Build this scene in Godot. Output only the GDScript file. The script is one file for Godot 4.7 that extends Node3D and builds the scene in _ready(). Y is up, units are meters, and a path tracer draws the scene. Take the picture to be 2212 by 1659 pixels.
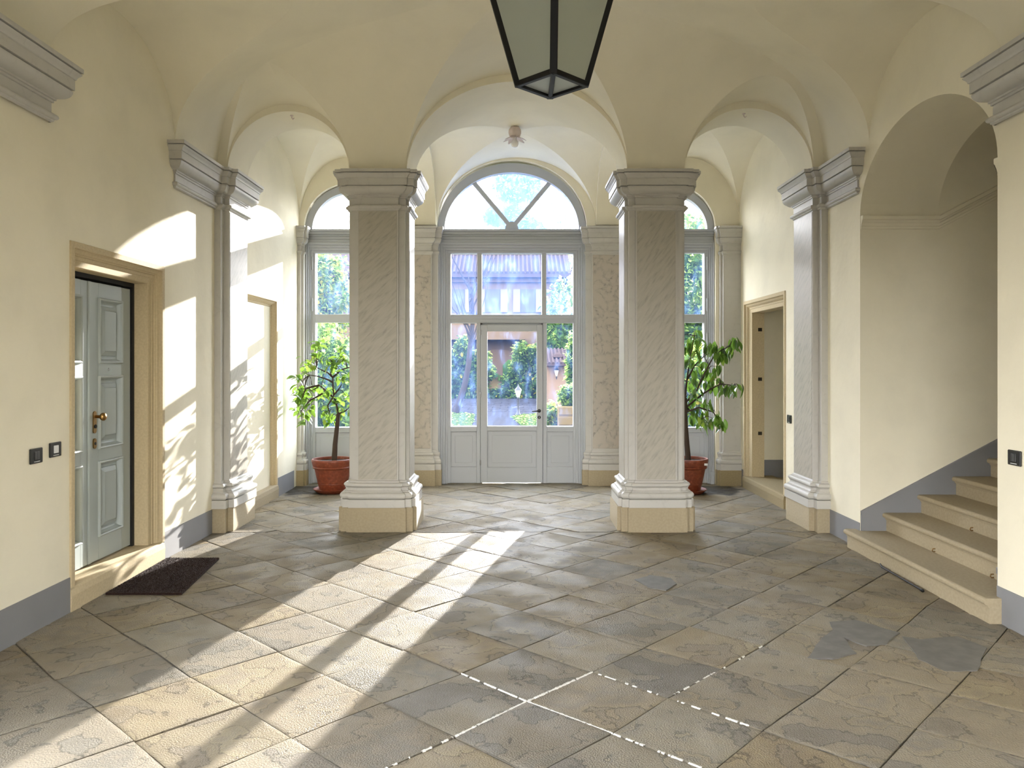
extends Node3D
# Entrance hall of a palazzo. Lengths in metres; helpers take (x right, y up, z away from the camera).

const F := 1678.0            # focal length in pixels of the 2212 x 1659 frame
const VPX := 1110.0
const VPY := 789.0
const EYE := 1.6
const YS := 3.475            # springing of the vaults, top of the capitals
const XL := -2.88
const XR := 3.02
const ZA := 7.54             # front of the arcade
const ZA2 := 8.10            # back of the arcade
const ZW := 10.42            # inner face of the window wall
const ZG := 10.56            # plane of the glazing

var M := {}
var rng := RandomNumberGenerator.new()


static func W(x: float, y: float, z: float) -> Vector3:
	return Vector3(x, y, -z)


# a direction from the photograph, taken to the depth z that the thing stands at
static func at(px: float, py: float, z: float) -> Vector3:
	return Vector3((px - VPX) * z / F, EYE + (VPY - py) * z / F, -z)


class MB:
	var v := PackedVector3Array()
	var n := PackedVector3Array()
	var uv := PackedVector2Array()
	var col := PackedColorArray()
	var ix := PackedInt32Array()
	var turn := Transform2D.IDENTITY
	var paint := Color(1, 1, 1)
	var painted := false

	func uvof(p: Vector3, m: Vector3) -> Vector2:
		var a := m.abs()
		var q: Vector2
		if a.y >= a.x and a.y >= a.z:
			q = Vector2(p.x, p.z)
		elif a.x >= a.z:
			q = Vector2(-p.z, -p.y)
		else:
			q = Vector2(p.x, -p.y)
		return turn * q

	func vert(p: Vector3, m: Vector3, t: Vector2) -> int:
		v.append(p); n.append(m); uv.append(t)
		col.append(paint)
		return v.size() - 1

	func face(pts: Array, facing := Vector3.ZERO) -> void:
		var m := Vector3.ZERO
		for i in range(1, pts.size() - 1):
			m += (pts[i] - pts[0]).cross(pts[i + 1] - pts[0])
		if m.length_squared() < 1e-16:
			return
		m = m.normalized()
		var back := facing != Vector3.ZERO and m.dot(facing) < 0.0
		if back:
			m = -m
		var b := v.size()
		for p in pts:
			vert(p, m, uvof(p, m))
		for i in range(1, pts.size() - 1):
			if back:
				ix.append_array([b, b + i, b + i + 1])
			else:
				ix.append_array([b, b + i + 1, b + i])

	# rows of points (and normals, if known) as one smooth sheet
	func grid(rows: Array, normals := [], uvs := []) -> void:
		var b := v.size()
		var h := rows.size()
		var w: int = rows[0].size()
		var acc := PackedVector3Array()
		acc.resize(h * w)
		for j in h - 1:
			for i in w - 1:
				var p: Vector3 = rows[j][i]
				var q: Vector3 = rows[j][i + 1]
				var r: Vector3 = rows[j + 1][i + 1]
				var s: Vector3 = rows[j + 1][i]
				var m := (r - p).cross(s - q)
				for k in [j * w + i, j * w + i + 1, (j + 1) * w + i + 1, (j + 1) * w + i]:
					acc[k] += m
		# a seam that closes on itself is smooth too
		if w > 2 and rows[0][0].distance_to(rows[0][w - 1]) < 1e-6 and rows[h - 1][0].distance_to(rows[h - 1][w - 1]) < 1e-6 and rows[h / 2][0].distance_to(rows[h / 2][w - 1]) < 1e-6:
			for j in h:
				var s2 := acc[j * w] + acc[j * w + w - 1]
				acc[j * w] = s2
				acc[j * w + w - 1] = s2
		for j in h:
			for i in w:
				var m: Vector3 = acc[j * w + i].normalized()
				if normals.size():
					var g: Vector3 = normals[j][i]
					m = g
				var t: Vector2 = uvs[j][i] if uvs.size() else uvof(rows[j][i], m)
				vert(rows[j][i], m, t)
		for j in h - 1:
			for i in w - 1:
				var a := b + j * w + i
				var p: Vector3 = rows[j][i]
				var q: Vector3 = rows[j][i + 1]
				var s: Vector3 = rows[j + 1][i]
				var r: Vector3 = rows[j + 1][i + 1]
				var m := (r - p).cross(s - q)
				if m.dot(n[a] + n[a + w + 1]) >= 0.0:
					ix.append_array([a, a + w + 1, a + 1, a, a + w, a + w + 1])
				else:
					ix.append_array([a, a + 1, a + w + 1, a, a + w + 1, a + w])

	# box between two corners given in (x, y, z away), edges chamfered by c
	func box(x0: float, x1: float, y0: float, y1: float, z0: float, z1: float, c := 0.0) -> void:
		var cx := (x0 + x1) / 2.0
		var cy := (y0 + y1) / 2.0
		var cz := -(z0 + z1) / 2.0
		hexa(Vector3(cx, cy, cz), Basis.IDENTITY, Vector3(absf(x1 - x0), absf(y1 - y0), absf(z1 - z0)) / 2.0, c)

	func hexa(o: Vector3, bs: Basis, h: Vector3, c := 0.0) -> void:
		c = minf(c, minf(h.x, minf(h.y, h.z)) * 0.9)
		for ax in 3:
			for s in [-1.0, 1.0]:
				var m := Vector3.ZERO
				m[ax] = s
				var a1 := (ax + 1) % 3
				var a2 := (ax + 2) % 3
				var pts := []
				for k in [[-1, -1], [1, -1], [1, 1], [-1, 1]]:
					var p := Vector3.ZERO
					p[ax] = s * h[ax]
					p[a1] = k[0] * (h[a1] - c)
					p[a2] = k[1] * (h[a2] - c)
					pts.append(o + bs * p)
				face(pts, bs * m)
		if c <= 0.0:
			return
		for ax in 3:
			var a1 := (ax + 1) % 3
			var a2 := (ax + 2) % 3
			for s in [-1.0, 1.0]:
				for t in [-1.0, 1.0]:
					var pts := []
					for k in [[-1, 0], [1, 0], [1, 1], [-1, 1]]:
						var p := Vector3.ZERO
						p[ax] = k[0] * (h[ax] - c)
						p[a1] = s * (h[a1] - (c if k[1] == 1 else 0.0))
						p[a2] = t * (h[a2] - (0.0 if k[1] == 1 else c))
						pts.append(o + bs * p)
					var m := Vector3.ZERO
					m[a1] = s
					m[a2] = t
					face(pts, bs * m)
		for s in [-1.0, 1.0]:
			for t in [-1.0, 1.0]:
				for u in [-1.0, 1.0]:
					var m := Vector3(s, t, u)
					face([o + bs * (m * Vector3(h.x, h.y - c, h.z - c)), o + bs * (m * Vector3(h.x - c, h.y, h.z - c)), o + bs * (m * Vector3(h.x - c, h.y - c, h.z))], bs * m)

	# moulding (offset, height) carried along a right-angled plan of (x, z) points; side = +1 if the outside lies to the left when walking with x right, z away
	func mould(plan: Array, closed: bool, prof: Array, side: float, cap := false) -> void:
		var k := plan.size()
		var ne := k if closed else k - 1
		var en := []
		for i in ne:
			var d: Vector2 = (plan[(i + 1) % k] - plan[i]).normalized()
			en.append(Vector2(-d.y, d.x) * side)
		var off := []
		for i in k:
			if closed:
				off.append(en[(i + k - 1) % k] + en[i])
			elif i == 0:
				off.append(en[0])
			elif i == k - 1:
				off.append(en[ne - 1])
			else:
				off.append(en[i - 1] + en[i])
		var sn := []
		for j in prof.size() - 1:
			var d: Vector2 = prof[j + 1] - prof[j]
			sn.append(Vector2(d.y, -d.x).normalized())
		for i in ne:
			var i2 := (i + 1) % k
			for j in prof.size() - 1:
				var na: Vector2 = sn[j]
				var nb: Vector2 = sn[j]
				if j > 0 and sn[j - 1].dot(sn[j]) > 0.75:
					na = (sn[j - 1] + sn[j]).normalized()
				if j < prof.size() - 2 and sn[j + 1].dot(sn[j]) > 0.75:
					nb = (sn[j + 1] + sn[j]).normalized()
				var b := v.size()
				var e: Vector2 = en[i]
				var spots := [[i, j, na], [i2, j, na], [i2, j + 1, nb], [i, j + 1, nb]]
				var fn := Vector3(e.x, 0, -e.y)
				for sp in spots:
					var q: Vector2 = plan[sp[0]] + off[sp[0]] * prof[sp[1]].x
					var p := Vector3(q.x, prof[sp[1]].y, -q.y)
					var m: Vector3 = (Vector3(e.x * sp[2].x, sp[2].y, -e.y * sp[2].x)).normalized()
					vert(p, m, uvof(p, fn))
				var g := (v[b + 2] - v[b]).cross(v[b + 3] - v[b + 1])
				if g.dot(n[b]) >= 0.0:
					ix.append_array([b, b + 2, b + 1, b, b + 3, b + 2])
				else:
					ix.append_array([b, b + 1, b + 2, b, b + 2, b + 3])
		if cap:
			for e in [0, prof.size() - 1]:
				var poly := PackedVector2Array()
				for i in k:
					poly.append(plan[i] + off[i] * prof[e].x)
				flat(poly, prof[e].y, 1.0 if e > 0 else -1.0)

	func flat(poly: PackedVector2Array, y: float, up := 1.0) -> void:
		var t := Geometry2D.triangulate_polygon(poly)
		for i in range(0, t.size(), 3):
			face([W3(poly[t[i]], y), W3(poly[t[i + 1]], y), W3(poly[t[i + 2]], y)], Vector3(0, up, 0))

	static func W3(q: Vector2, y: float) -> Vector3:
		return Vector3(q.x, y, -q.y)

	# prism: outline of 2D points, placed by place(u, v, depth) -> Vector3
	func prism(poly: PackedVector2Array, d0: float, d1: float, place: Callable, caps := true) -> void:
		var t := Geometry2D.triangulate_polygon(poly)
		var inward: Vector3 = place.call(0.0, 0.0, d1) - place.call(0.0, 0.0, d0)
		if caps:
			for i in range(0, t.size(), 3):
				face([place.call(poly[t[i]].x, poly[t[i]].y, d0), place.call(poly[t[i + 1]].x, poly[t[i + 1]].y, d0), place.call(poly[t[i + 2]].x, poly[t[i + 2]].y, d0)], -inward)
				face([place.call(poly[t[i]].x, poly[t[i]].y, d1), place.call(poly[t[i + 1]].x, poly[t[i + 1]].y, d1), place.call(poly[t[i + 2]].x, poly[t[i + 2]].y, d1)], inward)
		var cw := -1.0 if Geometry2D.is_polygon_clockwise(poly) else 1.0
		for i in poly.size():
			var a := poly[i]
			var b := poly[(i + 1) % poly.size()]
			var e := b - a
			var o := Vector2(e.y, -e.x) * cw
			var fn: Vector3 = place.call(a.x + o.x, a.y + o.y, d0) - place.call(a.x, a.y, d0)
			face([place.call(a.x, a.y, d0), place.call(b.x, b.y, d0), place.call(b.x, b.y, d1), place.call(a.x, a.y, d1)], fn)

	# round bar through points, with a radius at each
	func tube(pts: Array, rad: Array, sides := 8, ends := true) -> void:
		var rows := []
		var x := Vector3.RIGHT
		for i in pts.size():
			var d: Vector3 = (pts[mini(i + 1, pts.size() - 1)] - pts[maxi(i - 1, 0)]).normalized()
			if absf(x.dot(d)) > 0.95:
				x = Vector3.UP if absf(d.y) < 0.9 else Vector3.BACK
			x = (x - d * x.dot(d)).normalized()
			var y := d.cross(x)
			var row := []
			for k in sides + 1:
				var a := TAU * k / sides
				row.append(pts[i] + (x * cos(a) + y * sin(a)) * rad[i])
			rows.append(row)
		grid(rows)
		if ends:
			face(rows[0].slice(0, sides), pts[0] - pts[1])
			face(rows[-1].slice(0, sides), pts[-1] - pts[-2])

	# turned shape: profile of (radius, height) about a vertical axis
	func lathe(o: Vector3, prof: Array, sides := 24, lobes := 0, deep := 0.0) -> void:
		var start := 0
		for j in range(1, prof.size()):
			var cut := j == prof.size() - 1
			if not cut:
				var d1: Vector2 = (prof[j] - prof[j - 1]).normalized()
				var d2: Vector2 = (prof[j + 1] - prof[j]).normalized()
				cut = d1.dot(d2) < 0.6
			if cut:
				var rows := []
				for k in range(start, j + 1):
					var row := []
					for s in sides + 1:
						var a := TAU * s / sides
						var r: float = prof[k].x * (1.0 - deep * (0.5 + 0.5 * cos(a * lobes)) if lobes else 1.0)
						row.append(o + Vector3(cos(a) * r, prof[k].y, sin(a) * r))
					rows.append(row)
				grid(rows)
				start = j

	func mesh(m: Material) -> ArrayMesh:
		var a := []
		a.resize(Mesh.ARRAY_MAX)
		a[Mesh.ARRAY_VERTEX] = v
		a[Mesh.ARRAY_NORMAL] = n
		a[Mesh.ARRAY_TEX_UV] = uv
		if painted:
			a[Mesh.ARRAY_COLOR] = col
		a[Mesh.ARRAY_INDEX] = ix
		var out := ArrayMesh.new()
		out.add_surface_from_arrays(Mesh.PRIMITIVE_TRIANGLES, a)
		out.surface_set_material(0, m)
		return out


func put(called: String, b: MB, m: Material, parent: Node = self) -> MeshInstance3D:
	var o := MeshInstance3D.new()
	o.name = called
	o.mesh = b.mesh(m)
	parent.add_child(o, true)
	return o


var used := {}
func numbered(called: String) -> String:
	var k: int = used.get(called, 0)
	used[called] = k + 1
	return called if k == 0 else "%s_%03d" % [called, k]


func root(called: String) -> Node3D:
	var o := Node3D.new()
	o.name = numbered(called)
	add_child(o)
	return o


func tag(o: Node, label: String, category: String, group := "", kind := "") -> Node:
	o.set_meta("label", label)
	o.set_meta("category", category)
	if group:
		o.set_meta("group", group)
	if kind:
		o.set_meta("kind", kind)
	return o


func fabric(called: String, label: String, category: String) -> Node3D:
	var o := root(called)
	tag(o, label, category, "", "structure")
	return o


# ------------------------------------------------------------------ materials
func ramp(stops: Array) -> Gradient:
	var g := Gradient.new()
	var o := PackedFloat32Array()
	var c := PackedColorArray()
	for s in stops:
		o.append(s[0])
		c.append(s[1])
	g.offsets = o
	g.colors = c
	return g


func grey(x: float) -> Color:
	return Color(x, x, x)


func noise_tex(sd: int, freq: float, kind: int, frac: int, oct: int, size: int, g: Gradient = null, warp := 0.0, as_normal := false, bump := 4.0) -> NoiseTexture2D:
	var f := FastNoiseLite.new()
	f.seed = sd
	f.frequency = freq
	f.noise_type = kind
	f.fractal_type = frac
	f.fractal_octaves = oct
	if warp > 0.0:
		f.domain_warp_enabled = true
		f.domain_warp_amplitude = warp
		f.domain_warp_frequency = freq * 0.7
		f.domain_warp_fractal_octaves = 3
	var t := NoiseTexture2D.new()
	t.width = size
	t.height = size
	t.seamless = true
	t.seamless_blend_skirt = 0.15
	t.noise = f
	if g:
		t.color_ramp = g
	if as_normal:
		t.as_normal_map = true
		t.bump_strength = bump
	return t


func mat(called: String, c: Color, rough: float, metal := 0.0) -> StandardMaterial3D:
	var m := StandardMaterial3D.new()
	m.resource_name = called
	m.albedo_color = c
	m.roughness = rough
	m.metallic = metal
	m.cull_mode = BaseMaterial3D.CULL_DISABLED
	M[called] = m
	return m


func textured(m: StandardMaterial3D, t: Texture2D, scale: float, tri := false) -> void:
	m.albedo_texture = t
	m.uv1_scale = Vector3(scale, scale, scale)
	if tri:
		m.uv1_triplanar = true
		m.uv1_world_triplanar = true


func relief(m: StandardMaterial3D, t: Texture2D, cm: float) -> void:
	m.heightmap_enabled = true
	m.heightmap_texture = t
	m.heightmap_scale = cm


func make_materials() -> void:
	var N := FastNoiseLite
	var mottled := noise_tex(3, 0.006, N.TYPE_SIMPLEX, N.FRACTAL_FBM, 5, 512, ramp([[0.0, grey(0.965)], [0.5, grey(0.988)], [1.0, grey(1.0)]]))
	var trowel := noise_tex(5, 0.012, N.TYPE_SIMPLEX, N.FRACTAL_FBM, 4, 512)
	var grain := noise_tex(8, 0.09, N.TYPE_SIMPLEX, N.FRACTAL_FBM, 4, 512)
	var m := mat("plaster", Color(0.935, 0.908, 0.82), 0.9)
	textured(m, mottled, 0.45, true)
	relief(m, trowel, 0.35)
	m = mat("grey_paint", Color(0.52, 0.52, 0.53), 0.7)
	textured(m, mottled, 0.6, true)
	# marble: fine grey veins along one direction
	var veins := noise_tex(21, 0.011, N.TYPE_SIMPLEX, N.FRACTAL_FBM, 6, 1024, ramp([[0.0, Color(0.66, 0.65, 0.63)], [0.2, Color(0.735, 0.722, 0.695)], [0.38, Color(0.775, 0.76, 0.73)], [0.6, Color(0.795, 0.78, 0.75)], [0.8, Color(0.81, 0.795, 0.765)], [1.0, Color(0.76, 0.745, 0.72)]]), 60.0)
	m = mat("marble", Color(0.865, 0.857, 0.83), 0.4)
	textured(m, veins, 1.0)
	m.uv1_scale = Vector3(0.36, 2.0, 1.0)
	m = mat("marble_plain", Color(0.755, 0.745, 0.72), 0.45)
	var faint := noise_tex(22, 0.008, N.TYPE_SIMPLEX, N.FRACTAL_RIDGED, 4, 512, ramp([[0.0, grey(1.0)], [0.7, grey(0.985)], [0.9, grey(0.955)], [1.0, grey(0.92)]]), 30.0)
	textured(m, faint, 0.9)
	var net := noise_tex(24, 0.009, N.TYPE_SIMPLEX_SMOOTH, N.FRACTAL_RIDGED, 4, 1024, ramp([[0.0, Color(0.78, 0.755, 0.72)], [0.6, Color(0.765, 0.74, 0.705)], [0.82, Color(0.70, 0.68, 0.655)], [0.95, Color(0.56, 0.545, 0.53)], [1.0, Color(0.44, 0.43, 0.42)]]), 60.0)
	m = mat("marble_brecciated", Color(0.93, 0.915, 0.89), 0.4)
	textured(m, net, 0.55)
	# sandstone
	var pores := noise_tex(31, 0.03, N.TYPE_SIMPLEX, N.FRACTAL_FBM, 5, 512, ramp([[0.0, Color(0.76, 0.72, 0.63)], [0.5, Color(0.79, 0.75, 0.66)], [1.0, Color(0.82, 0.78, 0.69)]]))
	m = mat("sandstone", Color(0.82, 0.795, 0.75), 0.85)
	textured(m, pores, 1.9, true)
	relief(m, grain, 0.05)
	m = mat("sandstone_warm", Color(0.97, 0.935, 0.865), 0.85)
	textured(m, pores, 2.1, true)
	relief(m, grain, 0.05)
	m = mat("sandstone_dark", Color(0.74, 0.70, 0.60), 0.88)
	textured(m, pores, 2.0, true)
	relief(m, grain, 0.07)
	# floor slabs: sandstone that splits in leaves, so colour and relief share their outlines
	for k in 4:
		var base: Array = [[Color(0.50, 0.475, 0.43), Color(0.56, 0.535, 0.485), Color(0.60, 0.565, 0.495), Color(0.54, 0.52, 0.48)],
			[Color(0.49, 0.475, 0.44), Color(0.55, 0.53, 0.485), Color(0.575, 0.55, 0.50), Color(0.52, 0.51, 0.48)],
			[Color(0.50, 0.465, 0.405), Color(0.56, 0.525, 0.455), Color(0.61, 0.575, 0.485), Color(0.55, 0.52, 0.465)],
			[Color(0.51, 0.495, 0.46), Color(0.57, 0.55, 0.505), Color(0.60, 0.57, 0.50), Color(0.53, 0.515, 0.485)]][k]
		var c0: Color = base[0] * Color(0.965, 0.945, 0.915)
		var c1: Color = base[1] * Color(0.965, 0.945, 0.915)
		var c2: Color = base[2] * Color(0.965, 0.945, 0.915)
		var c3: Color = base[3] * Color(0.965, 0.945, 0.915)
		var tone := ramp([[0.0, c0], [0.30, c3], [0.325, c0.darkened(0.16)], [0.34, c1], [0.50, c1.lerp(c2, 0.5)], [0.60, c1], [0.615, c0.darkened(0.12)], [0.63, c2], [0.80, c3], [1.0, c2]])
		var high := ramp([[0.0, grey(0.0)], [0.32, grey(0.06)], [0.335, grey(0.34)], [0.60, grey(0.42)], [0.615, grey(0.72)], [1.0, grey(0.85)]])
		m = mat("slab_%d" % k, Color(1, 1, 1), 0.42)
		m.metallic_specular = 0.23
		textured(m, noise_tex(40 + k, 0.003, N.TYPE_SIMPLEX_SMOOTH, N.FRACTAL_FBM, 6, 1024, tone, 30.0), 0.5)
		relief(m, noise_tex(40 + k, 0.003, N.TYPE_SIMPLEX_SMOOTH, N.FRACTAL_FBM, 6, 1024, high, 30.0), 0.22)
		m.normal_enabled = true
		m.normal_texture = M.get("slab_normal")
		if m.normal_texture == null:
			M["slab_normal"] = noise_tex(61, 0.16, N.TYPE_SIMPLEX, N.FRACTAL_FBM, 3, 1024, null, 0.0, true, 6.0)
			m.normal_texture = M["slab_normal"]
		m.normal_scale = 0.3
		m.vertex_color_use_as_albedo = true
		var worn: Texture2D = M.get("slab_worn") as Texture2D
		if worn == null:
			worn = noise_tex(63, 0.007, N.TYPE_SIMPLEX, N.FRACTAL_FBM, 5, 512, ramp([[0.0, grey(0.36)], [0.4, grey(0.48)], [0.62, grey(0.66)], [1.0, grey(0.85)]]))
			M["slab_worn"] = worn
		m.roughness = 1.0
		m.roughness_texture = worn
		m.roughness_texture_channel = BaseMaterial3D.TEXTURE_CHANNEL_RED
	mat("mortar", Color(0.40, 0.375, 0.33), 0.95)
	m = mat("white_mortar", Color(0.86, 0.85, 0.82), 0.9)
	m = mat("slate_flake", Color(0.45, 0.44, 0.42), 0.6)
	textured(m, grain, 0.7, true)
	m.albedo_texture = noise_tex(66, 0.02, N.TYPE_SIMPLEX, N.FRACTAL_FBM, 5, 512, ramp([[0.0, grey(0.85)], [1.0, grey(1.0)]]))
	# joinery
	mat("window_paint", Color(0.70, 0.715, 0.735), 0.5)
	mat("door_paint", Color(0.66, 0.695, 0.69), 0.42)
	mat("rubber_black", Color(0.05, 0.05, 0.05), 0.7)
	mat("iron_black", Color(0.055, 0.06, 0.07), 0.45, 0.3)
	mat("plastic_black", Color(0.045, 0.05, 0.05), 0.25)
	mat("plastic_dark", Color(0.16, 0.16, 0.16), 0.35)
	mat("plastic_white", Color(0.85, 0.85, 0.84), 0.35)
	mat("brass", Color(0.58, 0.46, 0.29), 0.3, 1.0)
	mat("steel", Color(0.62, 0.62, 0.62), 0.35, 1.0)
	mat("hole_dark", Color(0.16, 0.14, 0.11), 0.95)
	# glass with a film of dirt: wiped streaks and rain marks; blue tint and thickest film paint in haze
	for k in 4:
		var a: Array = [[0.025, 0.04, 0.07, 0.15], [0.045, 0.075, 0.12, 0.22], [0.01, 0.018, 0.04, 0.10], [0.16, 0.20, 0.26, 0.36]][k]
		var dirt_haze := ramp([[0.0, Color(0.72, 0.81, 0.97, a[0])], [0.5, Color(0.72, 0.81, 0.97, a[1])], [0.75, Color(0.72, 0.81, 0.97, a[2])], [1.0, Color(0.8, 0.87, 0.97, a[3])]])
		m = mat("hazy_dirty_glass_%d" % k, Color(1, 1, 1), 0.35)
		textured(m, noise_tex(70 + k, 0.008, N.TYPE_SIMPLEX, N.FRACTAL_FBM, 6, 512, dirt_haze, 50.0), 0.8)
		m.uv1_scale = Vector3(1.1, 0.5, 1)
		m.transparency = BaseMaterial3D.TRANSPARENCY_ALPHA
		m.backlight_enabled = true
		m.backlight = Color(0.7, 0.8, 0.97)
	m = mat("frosted_glass", Color(0.74, 0.76, 0.72), 0.5)
	m.backlight_enabled = true
	m.backlight = Color(0.8, 0.82, 0.8)
	m = mat("bottom_glass", Color(0.85, 0.88, 0.88, 0.45), 0.3)
	m.transparency = BaseMaterial3D.TRANSPARENCY_ALPHA
	m = mat("bulb_glass", Color(0.93, 0.92, 0.9), 0.2)
	mat("lamp_shell", Color(0.82, 0.76, 0.73), 0.5)
	# plants and pots
	var clay := noise_tex(81, 0.02, N.TYPE_SIMPLEX, N.FRACTAL_FBM, 5, 512, ramp([[0.0, Color(0.36, 0.16, 0.095)], [0.55, Color(0.48, 0.22, 0.125)], [0.8, Color(0.53, 0.28, 0.18)], [1.0, Color(0.64, 0.45, 0.34)]]))
	m = mat("terracotta", Color(1, 1, 1), 0.45)
	textured(m, clay, 1.6, true)
	mat("soil", Color(0.16, 0.12, 0.09), 0.95)
	m = mat("bark", Color(0.25, 0.2, 0.16), 0.9)
	var leafs := [Color(0.20, 0.33, 0.08), Color(0.28, 0.41, 0.10), Color(0.12, 0.24, 0.07), Color(0.48, 0.51, 0.15)]
	for k in 4:
		m = mat("leaf_%d" % k, leafs[k], 0.35)
		m.backlight_enabled = true
		m.backlight = Color(0.45, 0.58, 0.22)
	m = mat("doormat", Color(0.21, 0.115, 0.085), 1.0)
	textured(m, noise_tex(91, 0.2, N.TYPE_SIMPLEX, N.FRACTAL_FBM, 3, 512, ramp([[0.0, grey(0.55)], [1.0, grey(1.0)]])), 1.5, true)
	relief(m, grain, 0.5)
	# garden
	var turf := noise_tex(95, 0.05, N.TYPE_SIMPLEX, N.FRACTAL_FBM, 5, 512, ramp([[0.0, Color(0.10, 0.15, 0.035)], [0.6, Color(0.15, 0.205, 0.05)], [1.0, Color(0.23, 0.23, 0.07)]]))
	m = mat("turf", Color(1, 1, 1), 0.95)
	textured(m, turf, 0.3, true)
	m = mat("paving", Color(0.19, 0.19, 0.21), 0.9)
	textured(m, noise_tex(96, 0.03, N.TYPE_SIMPLEX, N.FRACTAL_FBM, 5, 512, ramp([[0.0, grey(0.7)], [1.0, grey(1.0)]])), 0.25, true)
	m = mat("house_wall", Color(0.32, 0.27, 0.22), 0.9)
	textured(m, mottled, 0.2, true)
	mat("gate_wall", Color(0.36, 0.30, 0.25), 0.9)
	mat("roof_tile", Color(0.21, 0.175, 0.17), 0.9)
	mat("shutter", Color(0.33, 0.30, 0.28), 0.8)
	mat("dark_opening", Color(0.12, 0.12, 0.12), 0.6)
	mat("planter_wood", Color(0.34, 0.29, 0.19), 0.85)
	var greens := [Color(0.085, 0.15, 0.07), Color(0.125, 0.20, 0.08), Color(0.19, 0.25, 0.085), Color(0.36, 0.33, 0.09), Color(0.15, 0.21, 0.11)]
	for k in 5:
		m = mat("foliage_%d" % k, greens[k], 0.6)
		m.backlight_enabled = true
		m.backlight = Color(0.6, 0.7, 0.35)
	mat("tree_bark", Color(0.17, 0.15, 0.13), 0.95)
	for called in ["turf", "paving", "house_wall", "gate_wall", "roof_tile", "planter_wood", "tree_bark", "mortar", "soil"]:
		M[called].metallic_specular = 0.1
	for k in 5:
		M["foliage_%d" % k].metallic_specular = 0.12


# ------------------------------------------------------------------ the scene
func _ready() -> void:
	rng.seed = 7
	var cam := Camera3D.new()
	cam.name = "camera"
	cam.projection = Camera3D.PROJECTION_FRUSTUM
	cam.near = 0.05
	cam.far = 400.0
	cam.size = cam.near * 1659.0 / F
	cam.frustum_offset = Vector2((1106.0 - VPX) / F, (VPY - 829.5) / F) * cam.near
	cam.position = W(0, EYE, 0)
	add_child(cam)
	cam.current = true

	var sky := ProceduralSkyMaterial.new()
	sky.sky_top_color = Color(0.87, 0.91, 0.98)
	sky.sky_horizon_color = Color(1.0, 0.985, 0.96)
	sky.sky_curve = 0.25
	sky.ground_horizon_color = Color(0.6, 0.6, 0.58)
	sky.ground_bottom_color = Color(0.35, 0.35, 0.33)
	sky.sky_energy_multiplier = 2.6
	sky.ground_energy_multiplier = 1.0
	sky.sun_angle_max = 20.0
	var env := Environment.new()
	env.background_mode = Environment.BG_SKY
	env.sky = Sky.new()
	env.sky.sky_material = sky
	env.tonemap_mode = Environment.TONE_MAPPER_LINEAR
	env.tonemap_exposure = 2.5
	env.sdfgi_enabled = true
	env.ssao_enabled = true
	env.ssil_enabled = true
	var we := WorldEnvironment.new()
	we.name = "world"
	we.environment = env
	add_child(we)

	var sun := DirectionalLight3D.new()
	sun.name = "sun"
	sun.light_color = Color(1.0, 0.98, 0.95)
	sun.light_energy = 2.75
	sun.light_angular_distance = 0.42
	sun.shadow_enabled = true
	add_child(sun)
	sun.look_at_from_position(Vector3.ZERO, Vector3(-0.224, -0.252, 1.0), Vector3.UP)

	make_materials()
	build_floor()
	build_walls()
	build_vaults()
	build_piers()
	build_cornices()
	build_trims()
	build_entrance()
	build_side_windows()
	build_left_door()
	build_stairs()
	build_lantern()
	build_ceiling_lamp()
	build_switches()
	build_mat()
	build_plants()
	build_garden()
	for o in find_children("*", "MeshInstance3D", true, false):
		o.cast_shadow = GeometryInstance3D.SHADOW_CASTING_SETTING_ON


# ------------------------------------------------------------------ floor
const UX := Vector2(0.333, 0.352)
const UV := Vector2(0.350, -0.328)
const O0 := Vector2(0.069, 3.713)
var lump := FastNoiseLite.new()


func clip(poly: Array, a: Vector2, nrm: Vector2) -> Array:
	var out := []
	for i in poly.size():
		var p: Vector2 = poly[i]
		var q: Vector2 = poly[(i + 1) % poly.size()]
		var dp := (p - a).dot(nrm)
		var dq := (q - a).dot(nrm)
		if dp >= 0.0:
			out.append(p)
		if (dp > 0.0 and dq < 0.0) or (dp < 0.0 and dq > 0.0):
			out.append(p.lerp(q, dp / (dp - dq)))
	return out


func node_at(i: int, j: int, back: bool) -> Vector2:
	var h := absi((i * 73856093) ^ (j * 19349663) ^ (91 if back else 17))
	var p := O0 + UX * i + UV * j
	if back:
		p += Vector2(0.11, 0.17)
	return p + Vector2((h % 97) / 97.0 - 0.5, (h / 97 % 89) / 89.0 - 0.5) * 0.022


# two darker patches with a ragged outline in the slab colour, by the pots
func dark_patch(x: float, z: float) -> float:
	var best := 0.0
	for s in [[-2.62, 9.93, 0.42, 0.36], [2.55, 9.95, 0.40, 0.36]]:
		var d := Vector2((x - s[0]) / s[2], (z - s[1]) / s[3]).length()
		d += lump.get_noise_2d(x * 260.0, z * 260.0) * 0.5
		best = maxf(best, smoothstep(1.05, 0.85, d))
	return best


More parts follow.
